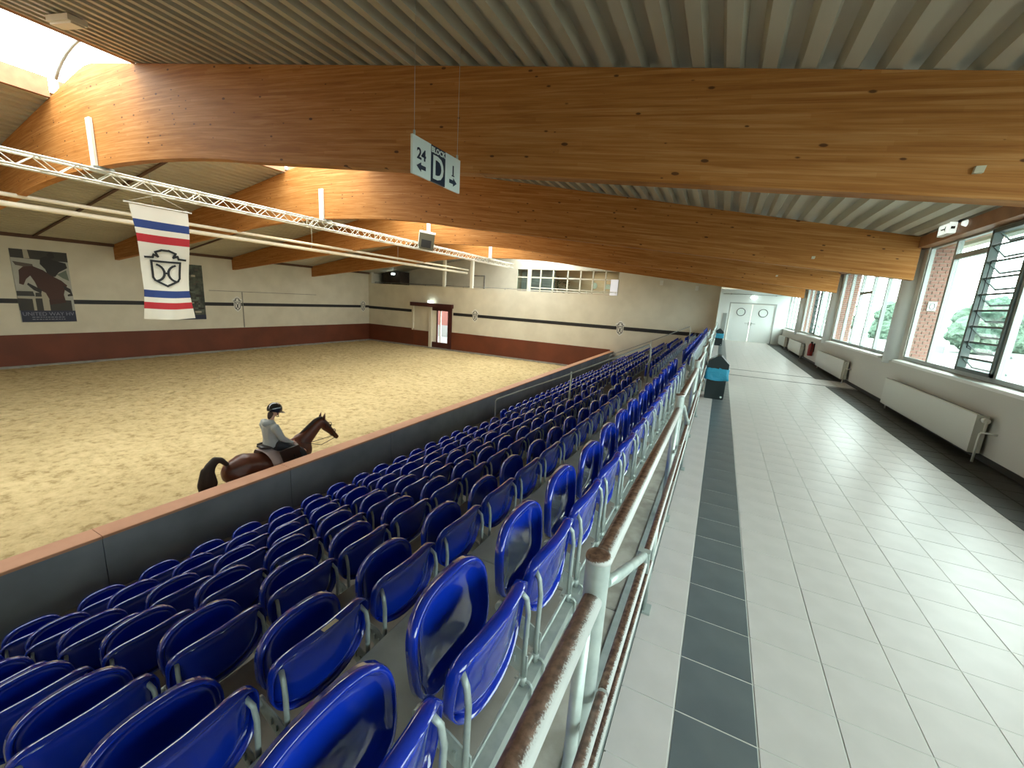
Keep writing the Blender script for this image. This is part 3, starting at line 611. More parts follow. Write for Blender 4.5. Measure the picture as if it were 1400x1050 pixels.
# ------------------------------------------------------------------ hanging sign and exit sign
SX = -3.0
t = thing('hanging_sign', 'hanging sign reading BLOCK D, dark blue middle, white side panels with 24 and 1', 'sign', (SX, 3.9, 2.79))
for y0, y1, m, lb in ((3.49, 3.785, 'signw', 'white panel with 24'), (3.785, 4.04, 'navy', 'dark blue middle panel'), (4.04, 4.33, 'signw', 'white panel with 1')):
    q = MB(); q.box(SX-.012, SX+.012, y0, y1, 2.795, 3.155); part('sign_panel', q, M[m], t, lb)
xd, upd, xo = (0, 1, 0), (0, 0, 1), SX+.0135
text_part('lettering', '24', .145, (xo, 3.63, 3.0), xd, upd, M['navy'], t, bold=.0035); text_part('lettering', 'BLOCK', .074, (xo, 3.912, 3.110), xd, upd, M['signw'], t, ext=.0015, bold=.0025)
text_part('lettering', 'D', .325, (xo, 3.912, 2.935), xd, upd, M['signw'], t, ext=.0015, bold=.007, sx=.85); text_part('lettering', '1', .145, (xo, 4.19, 3.0), xd, upd, M['navy'], t, bold=.0035); q = MB(); q.box(xo-.002, xo+.001, 4.165, 4.215, 2.945, 2.957); part('lettering', q, M['navy'], t)
for yc, s in ((3.63, -1), (4.19, 1)):
    q = MB(); q.prism([(yc-s*.07, 2.865), (yc+s*.005, 2.865), (yc+s*.005, 2.84), (yc+s*.075, 2.885), (yc+s*.005, 2.93), (yc+s*.005, 2.905), (yc-s*.07, 2.905)], 'x', xo-.002, xo+.001); part('arrow', q, M['navy'], t)
for y in (3.53, 4.28): q = MB(); q.tube([(SX, y, 3.15), (SX, y, 3.20)], .012, 8); q.tube([(SX, y, 3.2), (SX, y, zr(SX)+.1)], .0025, 4); part('hanging_wire', q, M['galv'], t)
t = thing('exit_sign', 'small lit white emergency sign on the timber above the nearest window', 'sign', (XW-.1, 9.5, 3.03))
q = MB(); q.box(XW-.13, XW-.05, 9.10, 9.49, 3.02, 3.20); part('housing', q, M['white'], t)
q = MB(); q.box(XW-.14, XW-.05, 9.085, 9.10, 3.03, 3.19); q.box(XW-.134, XW-.13, 9.12, 9.47, 3.035, 3.185); part('lit_face', q, M['exitw'], t)
q = MB(); q.box(XW-.138, XW-.134, 9.22, 9.37, 3.10, 3.12); q.box(XW-.138, XW-.134, 9.22, 9.24, 3.07, 3.15); q.box(XW-.12, XW-.07, 9.081, 9.085, 3.09, 3.13); part('pictogram', q, M['groutd'], t)
q = MB(); q.tube([(XW-.10, 8.80, 3.12), (XW-.05, 8.80, 3.12)], [.03, .05], 14); single('glare_spot', q, M['exitw'], 'small round glare spot beside the emergency sign above the nearest window', 'lamp')  # glowing disc added as a round spot of glare, not a lamp
t = thing('door_sign', 'small glowing sign above the arena door', 'sign', (-21.7, YF-.3, .9)); q = MB(); q.box(-21.95, -21.45, YF-.3, YF-.2, .90, 1.06); part('lit_face', q, M['lamp'], t)
for x, z, lb in ((-3.0, 3.0, 'small white box on the far wall beneath the last beam, left one'), (-1.3, 2.75, 'small white box on the far wall beneath the last beam, right one')):
    p = Vector((x*28/22.2*.98, YF-.06, z+.15)); q = MB(); q.box(p.x-.09, p.x+.09, YF-.08, YF, p.z-.12, p.z+.16); single('wall_box', q, M['white'], lb, 'box')
# ------------------------------------------------------------------ banner and posters, crests
def crest_polys(w, h):
    """strokes of the shield emblem: list of polylines in (u, v), u to the right, v up; unit box -1..1"""
    sh = [(-.62, .35), (-.58, -.55), (-.5, -.7), (0, -1), (.5, -.7), (.58, -.55), (.62, .35), (-.62, .35)]
    a1 = [(-.48+.40*math.sin(a), -.28+.46*math.cos(a)) for a in [PI*i/12 for i in range(1, 12)]]
    a2 = [(-u, v) for u, v in a1]
    bar = [(-.08, -.28), (.08, -.28)]
    hat = [(-.88, .52), (-.55, .55), (-.50, .70), (-.32, .62), (-.42, .85), (-.15, .98), (.15, .98), (.42, .85), (.32, .62), (.50, .70), (.55, .55), (.88, .52)]
    return [[(u*w, v*h) for u, v in p] for p in (sh, a1, a2, bar, hat)]
def strokes(q, polys, fn, t, mi=0, lift=.004):
    for p in polys:
        fine = []
        for (a, b) in zip(p, p[1:]):
            k_ = max(1, int(math.hypot(b[0]-a[0], b[1]-a[1])/.05)); fine += [(a[0]+(b[0]-a[0])*j_/k_, a[1]+(b[1]-a[1])*j_/k_) for j_ in range(k_)]
        fine.append(p[-1])
        for (a, b) in zip(fine, fine[1:]):
            d = Vector((b[0]-a[0], b[1]-a[1])); L = d.length
            if L < 1e-6: continue
            d /= L; n = Vector((-d.y, d.x))*t; e = d*t*.8
            c = [Vector(a)-e+n, Vector(a)-e-n, Vector(b)+e-n, Vector(b)+e+n]
            q.add([fn(x.x, x.y, lift) for x in c]+[fn(x.x, x.y, 0) for x in c], [(0, 1, 2, 3), (0, 4, 5, 1), (1, 5, 6, 2), (2, 6, 7, 3), (3, 7, 4, 0)], mi)
t = thing('hanging_banner', 'white banner with blue and red stripes and black crest hanging from the truss', 'banner', (XT, 5.6, .55))
NB, MBn = 14, 60
def bn(u, v, off=0):                                  # u 0..1 left to right, v 0..1 top to bottom
    w0 = 1.0 - .10*v - .10*math.sin(min(v, .75)/.75*PI*.5)*1.0 + .14*max(0, v-.75)/.25
    yc = 5.63 + .02*math.sin(v*5); z = 3.30-2.72*v
    x = XT + .05 + .05*math.sin(u*9+v*3)*v + .03*math.sin(v*8) + off
    return Vector((x, yc+(u-.5)*1.22*w0+.05*v*(1-u)*0, z - .03*math.sin(u*PI)*v))
q = MB(); ms = []
bands = [(.125, .195, 1), (.245, .315, 2), (.735, .80, 1), (.845, .905, 2)]
vsx = sorted(set([i/30 for i in range(31)]+[b for a in bands for b in a[:2]]))
for s in (1, -1):
    g = [[bn(i/NB, v, .004*s) for i in range(NB+1)] for v in vsx]; base = len(q.v); q.v += [p for r in g for p in r]
    for j in range(len(vsx)-1):
        vm = (vsx[j]+vsx[j+1])/2; mi = next((b[2] for b in bands if b[0] <= vm <= b[1]), 0)
        for i in range(NB):
            k = base+j*(NB+1)+i; q.f.append([k, k+1, k+NB+2, k+NB+1]); q.m.append(mi); q.sm.append(True)
cl_ = part('cloth', q, [M['bannerw'], M['bblue'], M['bred']], t)
q = MB(); strokes(q, crest_polys(.47, .44), lambda u, v, l: bn(.5+u/1.02, .528-v/2.72, .014+l), .024); part('crest', q, M['black'], cl_)
q = MB(); q.tube([(XT+.05, 4.93, 3.31), (XT+.05, 6.33, 3.31)], .018, 8); part('banner_bar', q, M['whitew'], t)
q = MB(); q.tube([(XT+.05, 4.98, 3.32), (XT, 5.63, 3.6), (XT+.05, 6.28, 3.32)], .006, 5); part('cord', q, M['whitew'], t)
# crests on the stripe of the walls
def crest(cx, cz, wall, label, w=.34, h=.46):
    if wall == 'far': fn = lambda u, v, l: Vector((cx+u, YF-.03-l, cz+v)); loc = (cx, YF-.03, cz-.5)
    else: fn = lambda u, v, l: Vector((XL+.03+l, cx+u, cz+v)); loc = (XL+.03, cx, cz-.5)
    t = thing('wall_crest', label, 'crest', loc, 'shield crests on the wall stripes')
    ol = [(-.68, .42), (-.95, .45), (-.95, .66), (-.5, .85), (-.2, 1.08), (.2, 1.08), (.5, .85), (.95, .66), (.95, .45), (.68, .42), (.66, -.58), (.5, -.82), (0, -1.12), (-.5, -.82), (-.66, -.58)]
    q = MB(); n = len(ol); q.add([fn(u*w, v*h, 0) for u, v in ol]+[fn(u*w, v*h, -.03) for u, v in ol], [tuple(range(n)), tuple(range(2*n-1, n-1, -1))]+[(i, i+n, (i+1) % n+n, (i+1) % n) for i in range(n)]); part('plaque', q, M['white'], t)
    q = MB(); strokes(q, crest_polys(w*.82, h*.84), fn, .019); part('emblem', q, M['black'], t)
crest(-17.45, .12, 'far', 'black outlined shield crest on the end wall, right of the arena door')
crest(-5.98, .10, 'far', 'black outlined shield crest on the end wall above the front seat rows')
crest(16.45, .18, 'left', 'black outlined shield crest on the far long wall near the thin conduit')
crest(27.3, .18, 'left', 'black outlined shield crest on the far long wall beside the room corner')
# posters on the long wall: jumping horse print with dark caption strip
def poster(y0, y1, z0, z1, zc, label, horse):
    X = XL+.04; t = thing('wall_poster', label, 'poster', (X, (y0+y1)/2, z0), 'posters on the far long wall')
    def r(u): return y0+(y1-y0)*u
    def s(v): return zc+(z1-zc)*v
    q = MB(); q.box(XL, X, y0, y1, z0, z1); part('sheet', q, mat('poster_sheet', (.42, .42, .38), .6, noise=(3, (.36, .37, .33), 4)) if horse else mat('dark_poster_sheet', (.03, .035, .03), .6, noise=(3, (.10, .12, .09), 6)), t)
    g = MB(); lift = [0]
    def pl(pts, mi, d=.004):
        lift[0] += .0006; n = len(pts); a = X+.001+lift[0]; g.prism([(r(u), s(v)) for u, v in pts], 'x', X, a, mi)
    if horse:
        pl([(0, .86), (1, .84), (1, 1), (0, 1)], 0); pl([(.22, .86), (.32, .86), (.30, 1), (.22, 1)], 3)
        pl([(.02, .80), (.35, .77), (.36, .70), (.06, .74)], 1); pl([(.0, .0), (.95, 0), (.95, .18), (0, .2)], 0)
        pl([(.0, .24), (.3, .24), (.28, .32), (.0, .32)], 0); pl([(.30, .18), (.42, .18), (.42, .30), (.32, .30)], 0)
        pl([(.25, 0), (.3, 0), (.3, .2), (.25, .2)], 3); pl([(.42, .0), (.54, .0), (.54, .32), (.42, .32)], 3); pl([(0, .2), (.85, .21), (.85, .24), (0, .23)], 3)
        pl([(.55, .10), (.85, .14), (.80, .45), (.55, .40)], 2)
        # rider then horse
        pl([(.50, .88), (.62, .92), (.72, .86), (.95, .82), (.97, .74), (.80, .66), (.72, .58), (.60, .58), (.56, .70), (.48, .78)], 4)
        pl([(.62, .94), (.68, .99), (.75, .97), (.76, .90), (.68, .87)], 4)
        pl([(.10, .66), (.18, .72), (.34, .74), (.52, .68), (.64, .60), (.82, .52), (.92, .44), (.86, .36), (.80, .20), (.55, .19), (.50, .30), (.38, .36), (.34, .48), (.28, .58), (.20, .52), (.14, .42), (.07, .44), (.09, .56)], 5)
        pl([(.34, .40), (.22, .46), (.20, .43), (.30, .34), (.42, .29), (.44, .35)], 4); pl([(.84, .44), (.97, .38), (1, .26), (.90, .25), (.90, .28), (.96, .30), (.86, .36)], 4)
        pl([(.76, .62), (.94, .70), (.97, .52), (.86, .56)], 6)
    else:
        for i in range(60):
            u, v = random.random()*.8, random.random(); a, b = random.uniform(.05, .2), random.uniform(.02, .07)
            pl([(u, v*.93), (u+a, v*.93), (u+a, v*.93+b), (u, v*.93+b)], random.choice((0, 0, 4, 1, 3, 6)))
    part('print', g, [mat('print_dark', (.035, .033, .03), .6), mat('print_brown_grey', (.09, .075, .06), .6), mat('print_chestnut_dark', (.045, .016, .012), .6), mat('print_cream', (.40, .37, .29), .6), mat('print_black', (.018, .016, .016), .6), mat('print_chestnut', (.055, .018, .012), .6), mat('print_green', (.12, .15, .12), .6)], t)
    q = MB(); q.box(X, X+.004, y0+.02, y1, z0, zc); part('caption_strip', q, mat('caption_navy', (.022, .028, .06), .6), t)
    if horse:
        text_part('caption', 'UNITED WAY HV', .24, (X+.006, (y0+y1)/2, zc-.17), (0, 1, 0), (0, 0, 1), mat('caption_grey', (.20, .22, .30), .6), t, sx=.92)
        q = MB()
        for zz in (zc-.33, zc-.43):
            yy = y0+.35
            while yy < y1-.4: l = random.uniform(.04, .11); q.box(X+.004, X+.006, yy, yy+l, zz, zz+.03); yy += l+.03
        part('small_print', q, mat('caption_pale', (.25, .27, .34), .6), t)
poster(6.78, 8.62, -.80, 2.50, -.26, 'large jumping horse poster with dark blue caption on the far long wall', True)
poster(12.7, 14.50, -.78, 2.48, -.50, 'dark green poster half hidden behind the hanging banner', False)
# ------------------------------------------------------------------ radiators, extinguisher, bins
def radiator(y0, y1, label, pipe=True):
    t = thing('radiator', label, 'radiator', (XW-.09, (y0+y1)/2, .1), 'panel radiators under the windows')
    z0, z1 = .09, .575; q = MB()
    q.prism([(XW-.15, z0), (XW-.158, z0+.01), (XW-.158, z1-.012), (XW-.146, z1), (XW-.135, z1), (XW-.135, z0)], 'y', y0, y1); part('front_panel', q, M['rad'], t)
    q = MB(); q.box(XW-.135, XW-.05, y0+.01, y1-.01, z0+.02, z1-.02)
    part('convector_core', q, M['conc'], t)
    q = MB(); q.box(XW-.146, XW-.04, y0+.005, y0+.012, z0, z1-.01); part('side_grille', q, M['rad'], t)
    q = MB()
    for yy in (y0+.25, y1-.25): q.box(XW-.05, XW, yy-.02, yy+.02, z0+.1, z1-.1)
    part('wall_bracket', q, M['rad'], t)
    q = MB(); q.tube([(XW-.10, y0, z1-.06), (XW-.10, y0-.07, z1-.06)], .022, 10); q.tube([(XW-.10, y0-.10, z1-.06), (XW-.10, y0-.035, z1-.06)], .032, 10); part('valve', q, M['white'], t)
    q = MB(); q.tube([(XW-.10, y0-.09, z1-.06), (XW-.10, y0-.10, z1-.20), (XW-.13, y0-.10, z1-.22), (XW-.13, y0-.10, .0)], .014, 8); q.tube([(XW-.13, y0-.10, z1-.2), (XW, y0-.14, z1-.2)], .012, 8); part('pipe', q, M['rad'], t)
    q = MB(); q.tube([(XW-.10, y1-.1, z0+.03), (XW-.10, y1-.1, .0)], .012, 8); part('foot', q, M['rad'], t)
radiator(6.88, 10.05, 'long cream panel radiator under the nearest window, its valve at the near end')
radiator(13.1, 16.4, 'cream panel radiator right of the fire extinguisher under the second window')
radiator(19.6, 22.9, 'cream panel radiator left of the fire extinguisher')
radiator(24.3, 26.7, 'smallest cream panel radiator, next to the porthole doors')
t = thing('fire_extinguisher', 'red fire extinguisher on the corridor wall between two radiators', 'extinguisher', (3.02, 17.9, .25))
q = MB(); q.tube([(3.0, 17.9, .25), (3.0, 17.9, .27), (3.0, 17.9, .62), (3.0, 17.9, .68), (3.0, 17.9, .71)], [.07, .085, .085, .06, .025], 16); part('cylinder_body', q, M['redp'], t)
q = MB(); q.box(2.97, 3.03, 17.85, 17.95, .71, .75); q.tube([(3.0, 17.84, .73), (3.0, 17.78, .68), (3.0, 17.8, .4)], .012, 6); part('valve_and_hose', q, M['black'], t)
q = MB(); q.box(3.07, XW, 17.87, 17.93, .4, .7); part('wall_bracket', q, M['black'], t)
def bin_(x, y, label):
    t = thing('litter_bin', label, 'bin', (x, y, 0), 'litter bins by the railing'); a, b = .165, .165
    q = MB(); q.prism([(x-a+.01, .0), (x+a-.01, .0), (x+a, .03), (x+a, .60), (x-a, .60), (x-a, .03)], 'y', y-b, y+b); part('bin_body', q, M['bin'], t)
    q = MB(); q.prism([(x-a-.012, .57), (x+a+.012, .57), (x+a+.012, .665), (x+.03, .81), (x-.03, .81), (x-a-.012, .70)], 'y', y-b-.012, y+b+.012); part('lid', q, M['bin'], t)
    q = MB(); n = 28; rows = [(.585, .006), (.57, .022), (.50, .030), (.43, .026), (.375, .034), (.36, .026)]; vv = []
    for z, o_ in rows:
        for i in range(n):
            s_ = 4*i/n; k = int(s_); f = s_-k; c = [(-1, -1), (1, -1), (1, 1), (-1, 1), (-1, -1)]; px, py = (c[k][0]*(1-f)+c[k+1][0]*f, c[k][1]*(1-f)+c[k+1][1]*f)
            e = o_+random.uniform(-.008, .012); vv.append((x+px*(a+e), y+py*(b+e), z+random.uniform(-.012, .012)))
    q.add(vv, [(r*n+i, r*n+(i+1) % n, (r+1)*n+(i+1) % n, (r+1)*n+i) for r in range(len(rows)-1) for i in range(n)], 0, True); part('bag_rim', q, M['bag'], t, 'blue bag folded over the rim')
    q = MB(); q.tube([(x+.12, y-b-.008, .05), (x+.12, y-b+.0, .05)], .018, 12); part('lock', q, M['signw'], t)
bin_(.075, 8.57, 'dark litter bin with blue bag at the railing, nearer and larger one')
bin_(.02, 22.3, 'dark litter bin with blue bag near the porthole doors, farther one')
q = MB(); q.box(-.112, -.092, 8.9, 10.6, .02, .95); single('white_panel', q, M['signw'], 'white board fixed to the railing behind the nearer litter bin', 'panel')
# ------------------------------------------------------------------ railing
XR = -.187; posts = [.93, 3.19, 5.60, 7.95, 10.3, 12.6, 14.9, 17.2, 19.5, 21.8, 24.1, 26.4]
prev = -1.6
for i, y in enumerate([-1.35]+posts):
    if i:
        y0 = ([-1.35]+posts)[i-1]
        lb = 'railing bay between the %s and %s posts from the camera' % (ORD[max(i-2, 0)], ORD[i-1]) if i > 1 else 'railing bay at the camera, left of the first big post'
        t = thing('railing_bay', 'grey and brown tubular '+lb, 'railing', (XR, y0, 0), 'tubular railing along the corridor')
        q = MB(); q.tube([(XR+.0, y0+.02, .955), (XR+.0, y-.02, .880)], .025, 14); part('top_rail', q, M['rail'], t)
        for z, r, x in ((.60, .0155, -.137), (.30, .015, -.149)):
            q = MB(); q.tube([(x, y0+.005, z), (x, y-.005, z)], r, 10); part('lower_rail', q, M['rail'], t)
        q = MB(); q.tube([(XR+.004, y-.10, .88), (XR+.004, y-.10, .0)], .017, 12); part('end_upright', q, M['galv'], t)
        q = MB(); q.tube([(-.142, y0+1.15, .60), (-.15, y0+1.15, .0)], .012, 10); q.box(-.155, -.115, y0+1.12, y0+1.20, .0, .012); part('middle_upright', q, M['galv'], t)
    t = thing('railing_post', 'thick grey railing post with rusty brown cap, %s from the camera' % (ORD[i-1] if i else 'behind and nearest one'), 'post', (XR, y, 0), 'railing posts')
    q = MB(); q.tube([(XR, y, 0), (XR, y, .985)], .031, 24, caps=False); part('post_tube', q, M['galv'], t)
    q = MB(); q.tube([(XR, y, .985), (XR, y, .992), (XR, y, .998), (XR, y, 1.0)], [.033, .033, .031, .022], 24); part('post_cap', q, M['rail'], t, 'rusty brown cap')
    q = MB(); q.box(XR-.05, XR+.05, y-.05, y+.05, .0, .012); part('base_plate', q, M['galv'], t)
    q = MB(); q.tube([(XR+.02, y+.02, .915), (XR+.03, y+.10, .88), (-.142, y+.52, .69), (-.137, y+.60, .66), (-.137, y+.64, .615)], .0155, 12); part('brace_arm', q, M['galv'], t)
    q = MB(); q.box(-.165, -.117, y+.64, y+.67, .56, .65); part('clamp_plate', q, M['galv'], t)
# ------------------------------------------------------------------ aisle handrails
for n, (yh, (a, b)) in enumerate(zip((8.62, 20.2), AIS)):
    t = thing('aisle_handrail', ('grey tube handrail running down the nearer aisle to the arena wall', 'grey tube handrail running down the farther aisle near the end wall')[n], 'handrail', (-1.2, yh, 0), 'handrails of the aisles')
    top = [(-1.18, yh, .0), (-1.18, yh, .82), (-1.22, yh, .87)]+[(-1.22-STEP*k, yh, .87-RISE*k-.05*min(k, 2)/2) for k in (1, 2, 3, 4)]+[(-4.64, yh, -.83), (-4.67, yh, -.88), (-4.67, yh, -RISE*5)]
    q = MB(); q.tube(top, .018, 10); part('hand_tube', q, mat('dull_grey_tube', (.26, .265, .25), .5), t)
    for k in (2,): q = MB(); q.tube([(-1.24-STEP*k, yh, .86-RISE*k), (-1.24-STEP*k, yh, -RISE*(k+1))], .018, 8); part('support_post', q, M['galv'], t)
# ------------------------------------------------------------------ seats
def shell(w, h, nt, nb, depth, dish, curve, N_=44):
    """bucket shell: rim faces +c, dish sinks away; a across, b up, c depth"""
    rings = [(1.0, -depth), (1.0, -depth*.25), (.992, -.004), (.975, .004), (.945, .006), (.915, .0), (.885, -.010), (.83, -dish*.8), (.6, -dish), (.3, -dish*1.05), (.02, -dish*1.05)]
    v = []
    for s, c in rings:
        for i in range(N_):
            a = 2*PI*i/N_; ca, sa_ = math.cos(a), math.sin(a); n = nt if sa_ > 0 else nb
            A = w/2*math.copysign(abs(ca)**(2/n), ca); B = h/2*math.copysign(abs(sa_)**(2/n), sa_)
            k = 1-(1-s); A *= 1-(1-s)*1.0; B *= 1-(1-s)*1.0
            v.append((A, B, c + curve*A*A))
    R = len(rings); f = [(r*N_+i, r*N_+(i+1) % N_, (r+1)*N_+(i+1) % N_, (r+1)*N_+i) for r in range(R-1) for i in range(N_)]
    f.append(tuple((R-1)*N_+i for i in range(N_)))
    return v, f
def seat_mesh(kind):
    q = MB()
    if kind == 'backrest':
        v, f = shell(.468, .295, 4.4, 2.5, .042, .026, .60)
        for (a, b, c) in v:                                     # concave side towards -x
            z = .475+b - (.012*(1-(a/.234)**2) if b < 0 else 0); lean = .10*(b)
            q.v.append(Vector((-c-.035+lean, a, z)))
    else:
        v, f = shell(*((.435, .355, 3.0, 3.6) if kind == 'tall_seat' else (.395, .300, 2.7, 3.4)), .032, .030, .25)
        for (a, b, c) in v: q.v.append(Vector((c-.175-.06*b, a, (.508 if kind == 'tall_seat' else .478)+b)))
    q.f = [list(x) for x in f]; q.m = [0]*len(f); q.sm = [True]*len(f)
    me = q.mesh(kind, [M['seat'], M['black']])
    o = bpy.data.objects.new('t', me); C.objects.link(o); s = o.modifiers.new('s', 'SOLIDIFY'); s.thickness = .006; s.offset = -1; bpy.context.view_layer.update()
    m2 = bpy.data.meshes.new_from_object(o.evaluated_get(bpy.context.evaluated_depsgraph_get())); bpy.data.objects.remove(o); m2.name = kind
    return m2
ME = {'backrest': seat_mesh('backrest'), 'seat': seat_mesh('seat'), 'tall_seat': seat_mesh('tall_seat')}
def leg_mb(s):
    q = MB(); y = s*.202; q.tube([(.004, y, .15), (.004, y, .36), (.006, y*1.01, .47), (-.004, y*1.0, .53), (-.03, y*.95, .56)], .0105, 8); return q
def bracket_mb(s):
    q = MB(); y = s*.198; q.prism([(.02, .20), (.02, .29), (-.06, .33), (-.17, .36), (-.19, .33), (-.17, .29), (-.05, .22)], 'y', y-.003, y+.003)
    q.tube([(-.172, y-.014, .335), (-.172, y+.014, .335)], .020, 10)
    for i in range(3): q.box(-.04-.03*i, -.03-.03*i, y-.010, y+.010, .25+.015*i, .28+.015*i)
    return q
def clamp_mb(s):
    q = MB(); y = s*.202; q.tube([(-.028, y, .172), (.034, y, .172), (.044, y, .160), (.044, y, .075)], .0065, 6); q.tube([(.004, y, .16), (.004, y, .195)], .016, 8); return q
ME['leg'] = [leg_mb(s).mesh('leg', M['galv']) for s in (-1, 1)]
ME['bracket'] = [bracket_mb(s).mesh('pivot_bracket', M['galv']) for s in (-1, 1)]
ME['clamp'] = [clamp_mb(s).mesh('clamp', M['galv']) for s in (-1, 1)]
spots = []
ROWN = ['top row beside the railing', 'second row from the railing', 'third row from the railing', 'fourth row from the railing', 'fifth row from the railing', 'sixth row from the railing', 'front row by the arena wall']
for k in range(7):
    X = -.487-.779*k if k else -.487; pitch = .525 if k == 0 else (.515 if k == 1 else .4975); y = (1.025 if k == 0 else .985 if k == 1 else .970)-2*pitch; blk = 0; cnt = 0
    if k == 1: X = -1.262
    while y < 27.65:
        nb_ = 0 if y < 9.3 else (1 if y < 21 else 2)
        if nb_ != blk: blk = nb_; cnt = 0
        if not any(a-.28 < y < b+.22 for a, b in AIS):
            vis = [seen((X+dx, y+dy, -RISE*k+dz), 0) for dx in (0, -.2) for dy in (-.2, .2) for dz in (.35, .65)]
            if any(vis): spots.append((max(w for w in vis if w), k, X, y, blk, cnt)); cnt += 1
        y += pitch
spots.sort(key=lambda s: s[0])
far_b, far_l = MB(), MB()
BL = ['from camera in near block', 'from camera in middle block', 'from camera in far block']
for n, (w_, k, X, y, blk, cnt) in enumerate(spots):
    z = -RISE*k
    if n < 300:
        t = thing('stadium_seat', 'blue folding seat, %s %s, %s' % (ORD[cnt], BL[blk], ROWN[k]), 'seat', (X, y, z), 'blue folding stadium seats')
        b_ = link('backrest', ME['backrest'], t); s_ = link('seat_pan', ME['seat' if k else 'tall_seat'], t)
        ang = random.uniform(-.05, .05)+(-.1 if random.random() < .06 else 0); pz = Vector((-.172, 0, .335)); mtx = Matrix.Translation(pz) @ Matrix.Rotation(ang, 4, 'Y') @ Matrix.Translation(-pz)
        s_.location = mtx.translation; s_.rotation_euler = (0, ang, 0)
        for i in (0, 1):
            link('leg', ME['leg'][i], t); link('pivot_bracket', ME['bracket'][i], t)
            if k < 2: link('clamp', ME['clamp'][i], t)
    else:
        for me, tgt in ((ME['backrest'], far_b), (ME['seat'], far_b), (ME['leg'][0], far_l), (ME['leg'][1], far_l)):
            tgt.add([v.co+Vector((X, y, z)) for v in me.vertices], [list(p.vertices) for p in me.polygons], 0, True)
if far_b.v:
    t = thing('distant_seats', 'far ends of the blue seat rows near the end wall', 'seats', (-3, 25, -2)); t['kind'] = 'stuff'
    for nm, mb, m in (('shells', far_b, M['seat']), ('frames', far_l, M['galv'])): o = part(nm, mb, m, t); o['kind'] = 'stuff'
q = MB(); q.obox((-1.262+.006, .985, -RISE+.622), (.010, 0, 0), (0, .035, 0), (0, 0, .0025))
single('paper_label', q, M['stain'], 'worn cream sticker on the top edge of a seat back, second row near the camera', 'sticker')
# carrier rails of each row, in the blocks between the aisles
for k in range(7):
    X = -.487-.779*k; z = -RISE*k
    for bi, (a, b) in enumerate(((.1, 8.7), (10.0, 20.3), (21.6, 27.8))):
        if k > 3 and bi == 2: continue
        t = thing('seat_carrier', 'galvanised steel carrier beam under the seats, %s block, %s' % (('near', 'middle', 'far')[bi], ROWN[k]), 'beam', (X, a, z), 'seat carrier beams')
        q = MB(); q.box(X-.025, X+.035, a, b, z+.09, z+.15); part('box_beam', q, M['galv'], t)
        q = MB(); q.tube([(X-.005, a, z+.185), (X-.005, b, z+.185)], .008, 6); part('thin_bar', q, M['galv'], t)
        y = a+.38
        while y < b:
            q = MB(); q.tube([(X+.01, y, z+.01), (X+.01, y, z+.09)], .024, 10); q.box(X-.05, X+.07, y-.05, y+.05, z, z+.01); part('support_foot', q, M['galv'], t)
            if k == 0: q = MB(); q.box(X-.04, X+.075, y-.03, y+.03, z+.152, z+.160); q.box(X+.065, X+.075, y-.03, y+.03, z+.13, z+.16); part('joint_plate', q, M['galv'], t)
            y += 1.3 if bi == 0 else 2.6
# ------------------------------------------------------------------ horse and rider
def skin(name, pts, edges, root=0, sub=2, mats=None):
    me = bpy.data.meshes.new(name); me.from_pydata([p[:3] for p in pts], edges, []); o = bpy.data.objects.new('t', me); C.objects.link(o)
    md = o.modifiers.new('k', 'SKIN'); md.use_smooth_shade = True
    for i, p in enumerate(pts):
        sv = me.skin_vertices[0].data[i]; r = p[3]; sv.radius = r if isinstance(r, tuple) else (r, r); sv.use_root = (i == root)
    s = o.modifiers.new('s', 'SUBSURF'); s.levels = sub; s.render_levels = sub; bpy.context.view_layer.update()
    m2 = bpy.data.meshes.new_from_object(o.evaluated_get(bpy.context.evaluated_depsgraph_get())); bpy.data.objects.remove(o); m2.name = name
    for p in m2.polygons: p.use_smooth = True
    m2.materials.clear(); m2.materials.append(mats); return m2
HX = -7.15
H = thing('horse', 'chestnut horse walking along the arena barrier with its dark tail lifted', 'horse', (HX, 4.5, SAND+.03))
def hp(y, z, r, x=0): return (x, y-4.5, z-(SAND+.03), r)
def blob(name, chains, m, vox=.02, smooth=5):
    """one continuous skin: tapering runs of ellipsoids fused and smoothed; chain points are (x, y, z, (rx, ry, rz))"""
    bm = bmesh.new()
    for ch in chains:
        for a, b in zip(ch, ch[1:] if len(ch) > 1 else ch):
            A, B = Vector(a[:3]), Vector(b[:3]); ra, rb = Vector(a[3]), Vector(b[3]); n = max(1, int((B-A).length/(min(min(ra), min(rb))*.35)))
            for k in range(n+1):
                t_ = k/n; c = A.lerp(B, t_); r = ra.lerp(rb, t_); bmesh.ops.create_icosphere(bm, subdivisions=2, radius=1, matrix=Matrix.Translation(c) @ Matrix.Diagonal((*r, 1)))
    me = bpy.data.meshes.new(name); bm.to_mesh(me); bm.free(); o = bpy.data.objects.new('t', me); C.objects.link(o)
    d = o.modifiers.new('r', 'REMESH'); d.mode = 'VOXEL'; d.voxel_size = vox
    q_ = o.modifiers.new('s', 'SMOOTH'); q_.iterations = smooth; q_.factor = .5; bpy.context.view_layer.update()
    m2 = bpy.data.meshes.new_from_object(o.evaluated_get(bpy.context.evaluated_depsgraph_get())); bpy.data.objects.remove(o); m2.name = name
    m2.polygons.foreach_set('use_smooth', [True]*len(m2.polygons)); m2.materials.clear(); m2.materials.append(m); return m2
def hb(y, z, rx, ry, rz=None, x=0): return (x, y-4.5, z-(SAND+.03), (rx, ry, rz if rz else ry))
